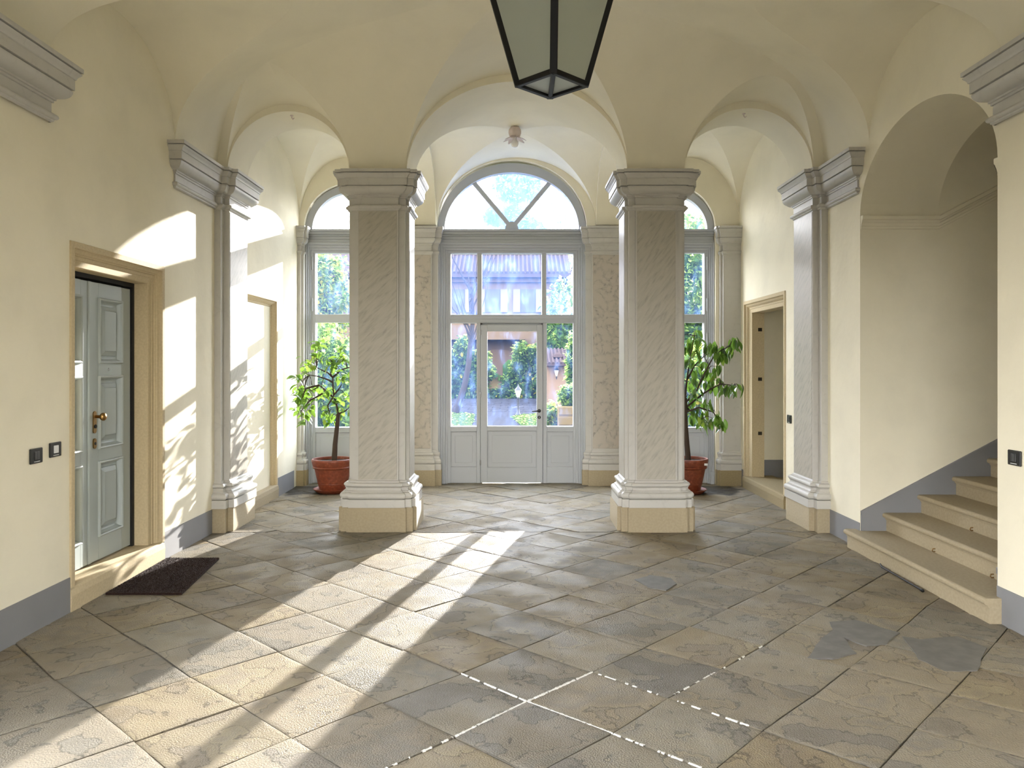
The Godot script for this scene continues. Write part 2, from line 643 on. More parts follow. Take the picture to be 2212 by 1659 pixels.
func build_floor() -> void:
	lump.seed = 12
	lump.frequency = 0.01
	lump.fractal_octaves = 4
	var f := fabric("floor", "worn grey-brown stone slab floor laid diagonally", "floor")
	var b := MB.new()
	b.box(XL - 0.3, XR + 0.3, -0.25, -0.014, -3.2, ZG + 0.3)
	put("mortar_bed", b, M.mortar, f)
	var count := 0
	for part in 2:
		var back := part == 1
		var z0 := ZA - 0.1 if back else 1.45
		var z1 := ZW + 0.12 if back else ZA - 0.1
		for i in range(-14, 24):
			for j in range(-22, 16):
				var c := [node_at(i, j, back), node_at(i + 1, j, back), node_at(i + 1, j + 1, back), node_at(i, j + 1, back)]
				var mid: Vector2 = (c[0] + c[1] + c[2] + c[3]) / 4.0
				if mid.x < XL - 0.4 or mid.x > XR + 0.4 or mid.y < z0 - 0.4 or mid.y > z1 + 0.4:
					continue
				var s := slab(c, mid, z0, z1, i * 31 + j * 57 + part * 13)
				if s == null:
					continue
				count += 1
				put("slab", s, M["slab_%d" % posmod(i * 7 + j * 3 + (i * j) % 5, 4)], f)
	# white lime left in some of the joints
	var joints := [[0, 0, 1, 0, 0.9], [0, 0, -1, 0, 1.0], [0, 0, 0, 1, 1.0], [0, -1, 0, 0, 0.85], [0, 1, 0, 2, 0.6], [1, 0, 1, 1, 0.25], [1, 1, 1, 2, 0.5], [1, 1, 2, 1, 0.45], [-1, 0, -2, 0, 0.4], [-2, 0, -2, 1, 0.25], [2, 1, 3, 1, 0.2]]
	for k in joints:
		var p := node_at(k[0], k[1], false)
		var q := node_at(k[2], k[3], false)
		var mb := MB.new()
		var steps := 90
		var run := 0.0
		var d := (q - p).normalized()
		var sd := Vector2(-d.y, d.x)
		for t in steps:
			run = lump.get_noise_2d(p.x * 90.0 + t * 9.0, p.y * 700.0 + k[0] * 50.0) * 1.3 + 0.5
			if run > k[4]:
				continue
			var a := p.lerp(q, float(t) / steps)
			var e := p.lerp(q, float(t + 1) / steps)
			var w0 := clampf(0.0026 + 0.008 * lump.get_noise_2d(t * 34.0, p.x * 900.0), 0.0006, 0.0075)
			var w1 := clampf(0.0026 + 0.008 * lump.get_noise_2d((t + 1) * 34.0, p.x * 900.0), 0.0006, 0.0075)
			var o := Vector2.ZERO
			mb.face([MB.W3(a + sd * w0 + o, 0.0012), MB.W3(a - sd * w0 + o, 0.0012), MB.W3(e - sd * w1 + o, 0.0012), MB.W3(e + sd * w1 + o, 0.0012)], Vector3.UP)
			mb.face([MB.W3(a + sd * w0 + o, 0.0012), MB.W3(e + sd * w1 + o, 0.0012), MB.W3(e + sd * (w1 + 0.003) + o, -0.004), MB.W3(a + sd * (w0 + 0.003) + o, -0.004)], MB.W3(sd, 0.5))
			mb.face([MB.W3(a - sd * w0 + o, 0.0012), MB.W3(e - sd * w1 + o, 0.0012), MB.W3(e - sd * (w1 + 0.003) + o, -0.004), MB.W3(a - sd * (w0 + 0.003) + o, -0.004)], MB.W3(-sd, 0.5))
		if mb.v.size():
			put("lime_joint", mb, M.white_mortar, f)
	# leaves of darker stone left standing where the slab has split
	flake(f, [[1745, 1423], [1770, 1385], [1800, 1362], [1790, 1345], [1850, 1340], [1915, 1360], [1945, 1368], [1915, 1392], [1870, 1396], [1822, 1378], [1848, 1412], [1800, 1424]], "slate_flake")
	flake(f, [[1372, 1253], [1405, 1243], [1450, 1250], [1462, 1262], [1440, 1275], [1400, 1270]], "slate_flake")
	flake(f, [[1950, 1376], [1990, 1382], [2070, 1376], [2130, 1400], [2110, 1450], [2040, 1452], [1985, 1425]], "slate_flake")


func flake(f: Node, px: Array, m: String) -> void:
	var poly := PackedVector2Array()
	var k := px.size()
	for i in k:
		for t in 4:
			var p: Array = px[i]
			var q: Array = px[(i + 1) % k]
			var x := lerpf(p[0], q[0], t / 4.0)
			var y := lerpf(p[1], q[1], t / 4.0)
			var z := F * EYE / (y - VPY)
			poly.append(Vector2((x - VPX) * z / F, z) + Vector2(rng.randf_range(-0.006, 0.006), rng.randf_range(-0.006, 0.006)))
	var b := MB.new()
	b.prism(poly, -0.004, 0.0045, func(u, v, d): return Vector3(u, d, -v))
	put("stone_flake", b, M[m], f)


func slab(c: Array, mid: Vector2, z0: float, z1: float, sd: int) -> MB:
	var r := RandomNumberGenerator.new()
	r.seed = sd * 977 + 5
	var near := mid.y < 6.2
	var n := 18 if near else 11
	var gap := 0.003
	var tilt := Vector2(r.randf_range(-1, 1), r.randf_range(-1, 1)) * 0.006
	var lift := r.randf_range(-0.0025, 0.0015)
	var tone := r.randf_range(0.86, 1.08)
	var warm := r.randf_range(-0.022, 0.022)
	var off := Vector2(r.randf(), r.randf()) * 7.0
	var spin := Transform2D(r.randf_range(-0.25, 0.25) + (PI / 2 if r.randf() < 0.2 else 0.0), off)
	var b := MB.new()
	b.painted = true
	var q := []
	for k in 4:
		q.append(c[k] + (mid - c[k]).normalized() * gap * 1.4)
	var top := func(p: Vector2, edge: float) -> float:
		var y := lift + (p - mid).dot(tilt) + lump.get_noise_2d(p.x * 110.0 + off.x * 50.0, p.y * 110.0) * 0.0045
		var worn := 0.012 + 0.012 * lump.get_noise_2d(p.x * 500.0, p.y * 500.0 + 90.0)
		return y - 0.0032 * pow(clampf(1.0 - edge / maxf(worn * 2.0, 0.004), 0.0, 1.0), 2.0)
	var cuts := [[Vector2(XL, 0), Vector2(1, 0)], [Vector2(XR, 0), Vector2(-1, 0)], [Vector2(0, z0 + gap), Vector2(0, 1)], [Vector2(0, z1 - gap), Vector2(0, -1)]]
	var hgt := func(p: Vector2) -> float:
		var e := 9.0
		for k in 4:
			var a: Vector2 = q[k]
			var d: Vector2 = (q[(k + 1) % 4] - a).normalized()
			e = minf(e, absf((p - a).cross(d)))
		return top.call(p, e)
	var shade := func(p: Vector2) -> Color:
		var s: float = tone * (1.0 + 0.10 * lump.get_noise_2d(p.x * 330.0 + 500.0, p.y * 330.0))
		s *= 1.0 - 0.78 * dark_patch(p.x, p.y)
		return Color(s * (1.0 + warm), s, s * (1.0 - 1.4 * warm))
	# finer rows at the rim, where the edge is worn round
	var ts := [0.0, 0.012, 0.035]
	for k in range(1, n):
		var t := float(k) / n
		if t > 0.05 and t < 0.95:
			ts.append(t)
	ts.append_array([0.965, 0.988, 1.0])
	var rows := []
	for tj in ts:
		var row := []
		for ti in ts:
			row.append((q[0] as Vector2).lerp(q[1], ti).lerp((q[3] as Vector2).lerp(q[2], ti), tj))
		rows.append(row)
	var whole := true
	for p in q:
		if p.x < XL or p.x > XR or p.y < z0 + gap or p.y > z1 - gap:
			whole = false
	if whole:
		var pr := []
		var ur := []
		var start := b.v.size()
		for row in rows:
			var pv := []
			var uvr := []
			for p in row:
				pv.append(Vector3(p.x, hgt.call(p), -p.y))
				uvr.append(spin * p)
			pr.append(pv)
			ur.append(uvr)
		b.grid(pr, [], ur)
		var k := start
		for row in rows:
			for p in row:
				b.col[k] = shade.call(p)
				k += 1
	else:
		var any := false
		for j in ts.size() - 1:
			for i in ts.size() - 1:
				var poly := [rows[j][i], rows[j][i + 1], rows[j + 1][i + 1], rows[j + 1][i]]
				for ct in cuts:
					if poly.size():
						poly = clip(poly, ct[0], ct[1])
				if poly.size() < 3:
					continue
				any = true
				var pts := []
				for p in poly:
					pts.append(Vector3(p.x, hgt.call(p), -p.y))
				var s0 := b.v.size()
				b.face(pts, Vector3.UP)
				for k in range(s0, b.v.size()):
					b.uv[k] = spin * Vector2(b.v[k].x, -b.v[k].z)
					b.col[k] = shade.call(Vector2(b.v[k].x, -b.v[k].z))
		if not any:
			return null
	# sides
	var rim := [q[0], q[1], q[2], q[3]]
	for ct in cuts:
		if rim.size():
			rim = clip(rim, ct[0], ct[1])
	if rim.size() < 3:
		return null
	b.paint = Color(tone, tone, tone) * 0.8
	for k in rim.size():
		var p: Vector2 = rim[k]
		var e: Vector2 = rim[(k + 1) % rim.size()]
		b.face([Vector3(p.x, hgt.call(p), -p.y), Vector3(e.x, hgt.call(e), -e.y), Vector3(e.x, -0.03, -e.y), Vector3(p.x, -0.03, -p.y)], Vector3((p + e).x / 2 - mid.x, 0, -((p + e).y / 2 - mid.y)))
	return b


# ------------------------------------------------------------------ walls
func ell(c: float, hw: float, rise: float, y0: float, n := 32) -> Array:
	var out := []
	for i in n + 1:
		var a := PI - PI * i / n
		out.append(Vector2(c + cos(a) * hw, y0 + sin(a) * rise))
	return out


const SZ0 := 4.85      # stair opening
const SZ1 := 6.775
const SY := 2.90
const SR := 0.65


func build_walls() -> void:
	# left wall, with the doorway
	var px := func(u, v, d): return Vector3(d, v, -u)
	var w := fabric("wall_left", "pale cream plastered wall with the grey front door", "wall")
	var b := MB.new()
	b.prism(PackedVector2Array([Vector2(-3.2, -0.2), Vector2(0.3, -0.2), Vector2(0.3, 2.6), Vector2(0.7, 3.0), Vector2(2.2, 3.0), Vector2(2.6, 2.6), Vector2(2.6, -0.2), Vector2(5.034, -0.2), Vector2(5.034, 2.41), Vector2(6.384, 2.41), Vector2(6.384, -0.2), Vector2(8.08, -0.2), Vector2(8.08, 2.41), Vector2(9.44, 2.41), Vector2(9.44, -0.2), Vector2(11.0, -0.2), Vector2(11.0, 5.3), Vector2(-3.2, 5.3)]), XL - 0.4, XL, px)
	put("plaster", b, M.plaster, w)
	b = MB.new()
	b.box(XL - 0.45, XL - 0.36, -0.2, 2.6, 4.9, 6.5)
	put("masonry_behind_door", b, M.plaster, w)
	b = MB.new()
	b.box(XL - 0.4, XL - 0.052, 0.10, 2.40, 8.09, 9.43)
	put("blocked_doorway", b, M.plaster, w)
	# right wall, with the stair arch and the small doorway
	w = fabric("wall_right", "pale cream plastered wall with the stair archway", "wall")
	var o := PackedVector2Array([Vector2(-3.2, -0.2), Vector2(SZ0, -0.2)])
	for p in ell((SZ0 + SZ1) / 2, (SZ1 - SZ0) / 2, SR, SY, 40):
		o.append(p)
	o.append_array(PackedVector2Array([Vector2(SZ1, -0.2), Vector2(8.63, -0.2), Vector2(8.63, 2.43), Vector2(10.19, 2.43), Vector2(10.19, -0.2), Vector2(11.0, -0.2), Vector2(11.0, 5.3), Vector2(-3.2, 5.3)]))
	b = MB.new()
	b.prism(o, XR, XR + 0.36, px)
	put("plaster", b, M.plaster, w)
	# passage beyond the small doorway
	b = MB.new()
	b.box(XR + 0.36, XR + 2.2, -0.2, 3.2, 10.19, 10.3)
	b.box(XR + 0.36, XR + 2.2, -0.2, 3.2, 8.2, 8.3)
	b.box(XR + 2.1, XR + 2.2, -0.2, 3.2, 8.3, 10.25)
	b.box(XR + 0.36, XR + 2.2, 3.0, 3.2, 8.3, 10.25)
	put("passage_walls", b, M.plaster, w)
	b = MB.new()
	b.box(XR + 0.36, XR + 2.1, -0.2, 0.13, 8.3, 10.25)
	put("passage_floor", b, M.sandstone, w)
	b = MB.new()
	b.box(XR + 0.215, XR + 2.1, 0.13, 0.36, 10.178, 10.19)
	put("passage_skirting", b, M.grey_paint, w)
	# window wall
	w = fabric("wall_back", "pale cream plastered wall holding three arched openings", "wall")
	o = PackedVector2Array([Vector2(XL - 0.4, -0.2)])
	for a in [[-2.215, 0.60, 0.60], [-0.028, 1.005, 0.915], [2.14, 0.565, 0.575]]:
		o.append(Vector2(a[0] - a[1], -0.2))
		for p in ell(a[0], a[1], a[2], 3.44, 40):
			o.append(p)
		o.append(Vector2(a[0] + a[1], -0.2))
	o.append_array(PackedVector2Array([Vector2(XR + 0.4, -0.2), Vector2(XR + 0.4, 5.3), Vector2(XL - 0.4, 5.3)]))
	b = MB.new()
	b.prism(o, ZW, ZW + 0.42, func(u, v, d): return Vector3(u, v, -d))
	put("plaster", b, M.plaster, w)
	b = MB.new()
	b.box(XL, XR, -0.2, -0.004, ZW + 0.1, ZW + 0.7)
	put("threshold", b, M.sandstone, w)
	# end wall behind the camera: the carriage entrance, standing open
	w = fabric("wall_front", "cream plastered wall with the open carriage entrance", "wall")
	o = PackedVector2Array([Vector2(XL - 0.4, -0.2), Vector2(-1.13, -0.2)])
	for p in ell(0.07, 1.2, 0.8, 2.3, 32):
		o.append(p)
	o.append_array(PackedVector2Array([Vector2(1.27, -0.2), Vector2(XR + 0.4, -0.2), Vector2(XR + 0.4, 5.3), Vector2(XL - 0.4, 5.3)]))
	b = MB.new()
	b.prism(o, -2.4, -2.0, func(u, v, d): return Vector3(u, v, -d))
	put("plaster", b, M.plaster, w)
	# painted grey skirting
	var sk := fabric("baseboard_left", "grey painted skirting band along the cream left wall", "skirting")
	for s in [[-2.0, 0.3], [2.6, 5.034], [6.384, 7.40], [9.44, 10.16]]:
		b = MB.new()
		b.box(XL, XL + 0.006, -0.01, 0.225, s[0], s[1])
		put("skirting", b, M.grey_paint, sk)
	sk = fabric("baseboard_right", "grey painted skirting band along the cream right wall", "skirting")
	for s in [[-2.0, SZ0], [SZ1, 7.42], [10.19, ZW]]:
		b = MB.new()
		b.box(XR - 0.006, XR, -0.01, 0.225, s[0], s[1])
		put("skirting", b, M.grey_paint, sk)


# ------------------------------------------------------------------ vaults
const ZC := 5.70
const VA := 1.84
const VB := 2.95
const VR := 0.98
const LUN := [[-2.19, 0.60, 0.66, 0.17], [0.03, 1.08, 0.955, 0.01], [2.28, 0.63, 0.69, 0.05]]
const ARC := [[-2.19, 0.59, 0.59], [0.03, 1.07, 0.88], [2.28, 0.62, 0.62]]


func dd(dy: float) -> float:
	return VA * (1.0 - sqrt(maxf(0.0, 1.0 - pow(dy / VR, 2))))


# the cove of the side walls stands steeper towards the corners
func ee(dy: float, z := ZC) -> float:
	return lerpf(VB, 1.37, smoothstep(0.2, 1.6, absf(z - ZC))) * (1.0 - sqrt(maxf(0.0, 1.0 - pow(dy / VR, 2))))


# height of an arcade lunette's ridge, which rises towards the room
func lr(l: Array, dy: float) -> float:
	return l[2] + l[3] * dd(dy)


func lw(hw: float, dy: float, rise: float) -> float:
	return hw * sqrt(maxf(0.0, 1.0 - pow(dy / rise, 2)))


func build_vaults() -> void:
	var c := fabric("ceiling", "cream plastered vaulted ceiling with lunettes", "vault")
	var NP := 56
	var phi := func(k: int) -> float: return PI / 2 * k / NP
	# great vault: one strip of the cove between each two lunettes
	var b := MB.new()
	for seg in 4:
		strip(b, NP, 14, func(dy: float) -> Array:
			var z := ZA - dd(dy)
			var lo := XL + ee(dy, z)
			var hi := XR - ee(dy, z)
			var xs := [lo]
			for l in LUN:
				xs.append(clampf(l[0] - lw(l[1], dy, lr(l, dy)), lo, hi))
				xs.append(clampf(l[0] + lw(l[1], dy, lr(l, dy)), lo, hi))
			xs.append(hi)
			return [W(xs[seg * 2], YS + dy, z), W(xs[seg * 2 + 1], YS + dy, z)], func(ph: float) -> Vector3: return W(0, -sin(ph) / VR, -cos(ph) / VA).normalized())
	for seg in 2:
		strip(b, NP, 14, func(dy: float) -> Array:
			var z := 2 * ZC - ZA + dd(dy)
			var lo := XL + ee(dy, z)
			var hi := XR - ee(dy, z)
			var w := lw(2.72, dy, 0.93)
			return [W(lo, YS + dy, z), W(clampf(0.07 - w, lo, hi), YS + dy, z)] if seg == 0 else [W(clampf(0.07 + w, lo, hi), YS + dy, z), W(hi, YS + dy, z)], func(ph: float) -> Vector3: return W(0, -sin(ph) / VR, cos(ph) / VA).normalized())
	for side in [-1.0, 1.0]:
		for seg in 2:
			strip(b, NP, 14, func(dy: float) -> Array:
				var w := lw(0.90, dy, 0.70 + 0.08 * ee(dy))
				var z0 := 2 * ZC - ZA + dd(dy)
				var z1 := ZA - dd(dy)
				var za := z0 if seg == 0 else minf(z1, ZC + w)
				var zb := maxf(z0, ZC - w) if seg == 0 else z1
				var line := []
				for i in 15:
					var z := lerpf(za, zb, i / 14.0)
					line.append(W(XL + ee(dy, z) if side < 0 else XR - ee(dy, z), YS + dy, z))
				return line, func(ph: float) -> Vector3: return W(-side * cos(ph) / VB, -sin(ph) / VR, 0).normalized())
	put("great_vault", b, M.plaster, c)
	# lunettes over the arcade
	for i in 3:
		var l: Array = LUN[i]
		b = MB.new()
		var rows := []
		for s in 61:
			var a := PI - PI * s / 60
			var dy0: float = l[2] * sin(a)
			var dy := dy0
			for k in 40:
				dy = minf(VR * 0.999, lr(l, dy) * sin(a))
			var x: float = l[0] + l[1] * cos(a)
			var z2 := ZA - dd(dy)
			var x2 := clampf(x, XL + ee(dy, z2), XR - ee(dy, z2))
			var row := []
			for t in 13:
				row.append(W(lerpf(x, x2, t / 12.0), YS + lerpf(dy0, dy, t / 12.0), lerpf(ZA, z2, t / 12.0)))
			rows.append(row)
		b.grid(rows)
		put("lunette", b, M.plaster, c)
	# lunettes over the side walls
	for side in [-1.0, 1.0]:
		b = MB.new()
		var rows := []
		for s in 61:
			var a := PI - PI * s / 60
			var q := sin(a)
			var dy0 := 0.70 * q
			var dy := dy0
			for k in 30:
				dy = (0.70 + 0.08 * ee(dy)) * q
			var row := []
			for t in 13:
				var zl := ZC + 0.9 * cos(a)
				var x := ee(dy, zl) * t / 12.0
				row.append(W(XL + x if side < 0 else XR - x, YS + lerpf(dy0, dy, t / 12.0), zl))
			rows.append(row)
		b.grid(rows)
		put("wall_lunette", b, M.plaster, c)
	# lunette towards the entrance, wide arch and barrel over the camera
	b = MB.new()
	var zn := 2 * ZC - ZA
	var rows2 := []
	for s in 61:
		var a := PI - PI * s / 60
		var dy := 0.93 * sin(a)
		var row := []
		for t in 9:
			row.append(W(0.07 + 2.72 * cos(a), YS + dy, lerpf(zn, zn + dd(dy), t / 8.0)))
		rows2.append(row)
	b.grid(rows2)
	put("lunette", b, M.plaster, c)
	b = MB.new()
	soffit(b, ell(0.07, 2.72, 0.88, YS, 60), zn, zn - 0.5)
	ring(b, ell(0.07, 2.72, 0.88, YS, 60), ell(0.07, 2.72, 0.93, YS, 60), zn, -1.0)
	ring(b, ell(0.07, 2.72, 0.88, YS, 60), ell(0.07, 2.95, 0.95, YS, 60), zn - 0.5, 1.0)
	put("transverse_arch", b, M.plaster, c)
	b = MB.new()
	soffit(b, ell(0.07, 2.95, 0.95, YS, 60), zn - 0.5, -2.0)
	put("barrel_vault", b, M.plaster, c)
	# arches of the arcade
	var bays := [[-2.24, 0.64], [0.03, 1.07], [2.34, 0.68]]
	for i in 3:
		var a: Array = ARC[i]
		b = MB.new()
		soffit(b, ell(a[0], a[1], a[2], YS, 48), ZA, ZA2)
		ring(b, ell(a[0], a[1], a[2], YS, 48), ell(LUN[i][0], LUN[i][1], LUN[i][2], YS, 48), ZA, -1.0)
		ring(b, ell(a[0], a[1], a[2], YS, 48), ell(bays[i][0], bays[i][1], 0.91, YS, 48), ZA2, 1.0)
		put("arch_soffit", b, M.plaster, c)
	# groin vaults of the three bays by the windows
	var zc := (ZA2 + ZW) / 2
	var hz := (ZW - ZA2) / 2
	for bay in bays:
		b = MB.new()
		for s in [-1.0, 1.0]:
			var rows := []
			for k in 49:
				var an := PI - PI * k / 48
				var row := []
				for t in 9:
					row.append(W(bay[0] + bay[1] * cos(an), YS + 0.91 * sin(an), zc + s * hz * lerpf(absf(cos(an)), 1.0, t / 8.0)))
				rows.append(row)
			b.grid(rows)
			rows = []
			for k in 49:
				var an := PI - PI * k / 48
				var row := []
				for t in 9:
					row.append(W(bay[0] + s * bay[1] * lerpf(absf(cos(an)), 1.0, t / 8.0), YS + 0.91 * sin(an), zc + hz * cos(an)))
				rows.append(row)
			b.grid(rows)
		put("groin_vault", b, M.plaster, c)
	for t in [[-1.60, -1.04], [1.10, 1.66]]:
		b = MB.new()
		var low := ell(zc, hz - 0.05, 0.84, YS, 48)
		var up := ell(zc, hz, 0.91, YS, 48)
		var rows := []
		for p in low:
			rows.append([W(t[0], p.y, p.x), W(t[1], p.y, p.x)])
		b.grid(rows)
		for e in 2:
			var r2 := []
			for k in low.size():
				r2.append([W(t[e], low[k].y, low[k].x), W(t[e], up[k].y, up[k].x)])
			b.grid(r2)
		put("transverse_arch", b, M.plaster, c)
	b = MB.new()
	b.box(XL - 0.45, XR + 0.45, 5.25, 5.5, -2.4, ZW + 0.45)
	put("roof_slab", b, M.plaster, c)


func strip(b: MB, np: int, nx: int, ends: Callable, nrm: Callable) -> void:
	var rows := []
	var ns := []
	# extra rows where a lunette closes
	var levels := []
	for k in np + 1:
		levels.append(PI / 2 * k / np)
	for l in LUN:
		var top: float = l[2]
		for k in 60:
			top = minf(VR * 0.999, lr(l, top))
		for q in [0.0, 0.0006, 0.002, 0.005, 0.009]:
			levels.append(asin((top - q) / VR))
	var crest := 0.7
	for k in 60:
		crest = 0.70 + 0.08 * ee(crest)
	for q in [0.0, 0.0006, 0.002, 0.005, 0.009]:
		levels.append(asin((crest - q) / VR))
	levels.sort()
	for ph in levels:
		var e: Array = ends.call(VR * sin(ph))
		var row := []
		var nr := []
		for i in nx + 1:
			row.append(e[i] if e.size() > 2 else (e[0] as Vector3).lerp(e[1], float(i) / nx))
			nr.append(nrm.call(ph))
		rows.append(row)
		ns.append(nr)
	b.grid(rows, ns)


func soffit(b: MB, prof: Array, z0: float, z1: float) -> void:
	var rows := []
	for p in prof:
		rows.append([W(p.x, p.y, z0), W(p.x, p.y, (z0 + z1) / 2), W(p.x, p.y, z1)])
	b.grid(rows)


func ring(b: MB, low: Array, up: Array, z: float, facing: float) -> void:
	for i in low.size() - 1:
		b.face([W(low[i].x, low[i].y, z), W(low[i + 1].x, low[i + 1].y, z), W(up[i + 1].x, up[i + 1].y, z), W(up[i].x, up[i].y, z)], W(0, 0, facing))


# ------------------------------------------------------------------ piers
func arcp(c: Vector2, r: float, a0: float, a1: float, n: int) -> Array:
	var out := []
	for i in n + 1:
		var a := deg_to_rad(lerpf(a0, a1, float(i) / n))
		out.append(c + Vector2(cos(a), sin(a)) * r)
	return out


func base_profile(y0: float) -> Array:
	var p := [Vector2(0.072, y0), Vector2(0.072, y0 + 0.078)]
	p.append_array(arcp(Vector2(0.045, y0 + 0.111), 0.033, -90, 90, 8))
	p.append_array([Vector2(0.047, y0 + 0.145), Vector2(0.047, y0 + 0.153)])
	p.append_array([Vector2(0.036, y0 + 0.158), Vector2(0.030, y0 + 0.168), Vector2(0.030, y0 + 0.178), Vector2(0.036, y0 + 0.188)])
	p.append_array([Vector2(0.038, y0 + 0.192)])
	p.append_array(arcp(Vector2(0.026, y0 + 0.212), 0.02, -90, 90, 6))
	p.append_array([Vector2(0.012, y0 + 0.234), Vector2(0.012, y0 + 0.246), Vector2(0.0, y0 + 0.256)])
	return p


func capital_profile() -> Array:
	var p := [Vector2(0.0, 3.100), Vector2(0.012, 3.108), Vector2(0.014, 3.118)]
	p.append_array(arcp(Vector2(0.014, 3.136), 0.018, -90, 90, 6))
	p.append_array([Vector2(0.002, 3.156), Vector2(0.002, 3.222), Vector2(0.012, 3.224), Vector2(0.012, 3.238), Vector2(0.022, 3.240), Vector2(0.022, 3.252)])
	p.append_array(arcp(Vector2(0.025, 3.318), 0.063, -80, 0, 8))
	p.append_array([Vector2(0.076, 3.320), Vector2(0.074, 3.327), Vector2(0.095, 3.328), Vector2(0.095, 3.392)])
	p.append_array([Vector2(0.102, 3.396), Vector2(0.104, 3.406), Vector2(0.112, 3.418), Vector2(0.122, 3.428), Vector2(0.126, 3.437), Vector2(0.108, 3.439), Vector2(0.108, 3.446), Vector2(0.131, 3.447), Vector2(0.131, YS)])
	return p


func cross_plan(cx: float, cz: float, h: float, ph: float, pr: float) -> Array:
	var p := []
	for k in 4:
		var t := Transform2D(PI / 2 * k, Vector2(cx, cz))
		p.append(t * Vector2(-h, -h))
		p.append(t * Vector2(-ph, -h))
		p.append(t * Vector2(-ph, -h - pr))
		p.append(t * Vector2(ph, -h - pr))
		p.append(t * Vector2(ph, -h))
	return p


const VEIN := 0.75


func build_piers() -> void:
	for k in 2:
		var cx: float = [-1.32, 1.38][k]
		var cz := (ZA + ZA2) / 2
		var o := root("marble_pier")
		var plan := cross_plan(cx, cz, 0.262, 0.200, 0.03)
		var b := MB.new()
		b.mould(plan, true, [Vector2(0.085, -0.01), Vector2(0.085, 0.222), Vector2(0.079, 0.230)], -1.0, true)
		put("plinth", b, M.sandstone, o)
		b = MB.new()
		b.mould(plan, true, base_profile(0.23), -1.0, true)
		put("base", b, M.marble_plain, o)
		b = MB.new()
		b.mould(plan, true, [Vector2(0, 0.486), Vector2(0, 3.10)], -1.0)
		put("shaft", b, M.marble_plain, o)
		for f in 4:
			var t := Transform2D(PI / 2 * f, Vector2(cx, cz))
			b = MB.new()
			b.turn = Transform2D(VEIN + 0.1 * f + 0.2 * k, Vector2(0.37 * f + k * 0.6, 0.53 * f))
			var p0: Vector2 = t * Vector2(-0.186, -0.292)
			var p1: Vector2 = t * Vector2(0.186, -0.2965)
			b.box(minf(p0.x, p1.x), maxf(p0.x, p1.x), 0.492, 3.094, minf(p0.y, p1.y), maxf(p0.y, p1.y), 0.003)
			put("marble_panel", b, M.marble, o)
		b = MB.new()
		b.turn = Transform2D(VEIN, Vector2(k * 0.3, 0.2))
		b.mould(plan, true, capital_profile(), -1.0, true)
		put("capital", b, M.marble_plain, o)
		tag(o, ["free-standing veined marble pier whose flank beside the glazed door catches sunlight", "free-standing veined marble pier standing before the right potted tree, wholly in shade"][k], "pier", "piers of the arcade")
	# half pilasters of the side walls, in line with the piers
	for k in 2:
		var s: float = [1.0, -1.0][k]
		var wx: float = [XL, XR][k]
		var o := root("wall_pilaster")
		var plan := []
		for p in [[0, 7.47], [0.062, 7.47], [0.062, 7.55], [0.115, 7.55], [0.115, 8.06], [0.062, 8.06], [0.062, 8.13], [0, 8.13]]:
			plan.append(Vector2(wx + s * p[0], p[1]))
		var side := 1.0 if k == 1 else -1.0
		var b := MB.new()
		b.mould(plan, false, [Vector2(0.06, -0.01), Vector2(0.06, 0.222), Vector2(0.054, 0.230), Vector2(0.0, 0.231)], side)
		put("plinth", b, M.sandstone, o)
		b = MB.new()
		b.mould(plan, false, base_profile(0.23), side)
		put("base", b, M.marble_plain, o)
		b = MB.new()
		b.mould(plan, false, [Vector2(0, 0.486), Vector2(0, 3.10)], side)
		put("shaft", b, M.marble_plain, o)
		b = MB.new()
		b.turn = Transform2D(VEIN - 1.5 * k, Vector2(0.2, 0.7 * k))
		b.box(wx + s * 0.10, wx + s * 0.119, 0.492, 3.094, 7.562, 8.048, 0.003)
		put("marble_panel", b, M.marble, o)
		tag(o, ["marble wall pilaster dappled with leaf shadows beside the grey front door", "marble wall pilaster between the stair arch and the small stone doorway"][k], "pilaster", "wall pilasters of the arcade")
	# pilasters of the window wall
	for k in 2:
		var cx: float = [-1.33, 1.275][k]
		var o := root("window_pilaster")
		var plan := []
		for p in [[0.315, 0.0], [0.315, -0.03], [0.235, -0.03], [0.235, -0.075], [-0.235, -0.075], [-0.235, -0.03], [-0.315, -0.03], [-0.315, 0.0]]:
			plan.append(Vector2(cx + p[0], ZW + p[1]))
		window_pilaster(o, plan, 1.0)
		var b := MB.new()
		b.turn = Transform2D(0.3 + k, Vector2(0.2, 0.7 * k))
		b.box(cx - 0.222, cx + 0.222, 0.492, 3.07, ZW - 0.0785, ZW - 0.06, 0.003)
		put("marble_panel", b, M.marble_brecciated, o)
		tag(o, ["brecciated marble pilaster on the hinge side of the glazed door", "brecciated marble pilaster on the handle side of the glazed door"][k], "pilaster", "pilasters of the window wall")
	for k in 2:
		var s: float = [1.0, -1.0][k]
		var wx: float = [XL, XR][k]
		var o := root("corner_pilaster")
		var plan := []
		var wd: float = [0.0, 0.19][k]
		for p in [[0, -0.09], [0.045 + wd, -0.09], [0.045 + wd, -0.05], [0.075 + wd, -0.05], [0.075 + wd, 0.0]]:
			plan.append(Vector2(wx + s * p[0], ZW + p[1]))
		window_pilaster(o, plan, 1.0 if k == 1 else -1.0)
		tag(o, ["narrow marble corner pilaster beside the blocked doorway, with chipped base", "narrow marble corner pilaster behind the right potted tree"][k], "pilaster", "corner pilasters of the window wall")


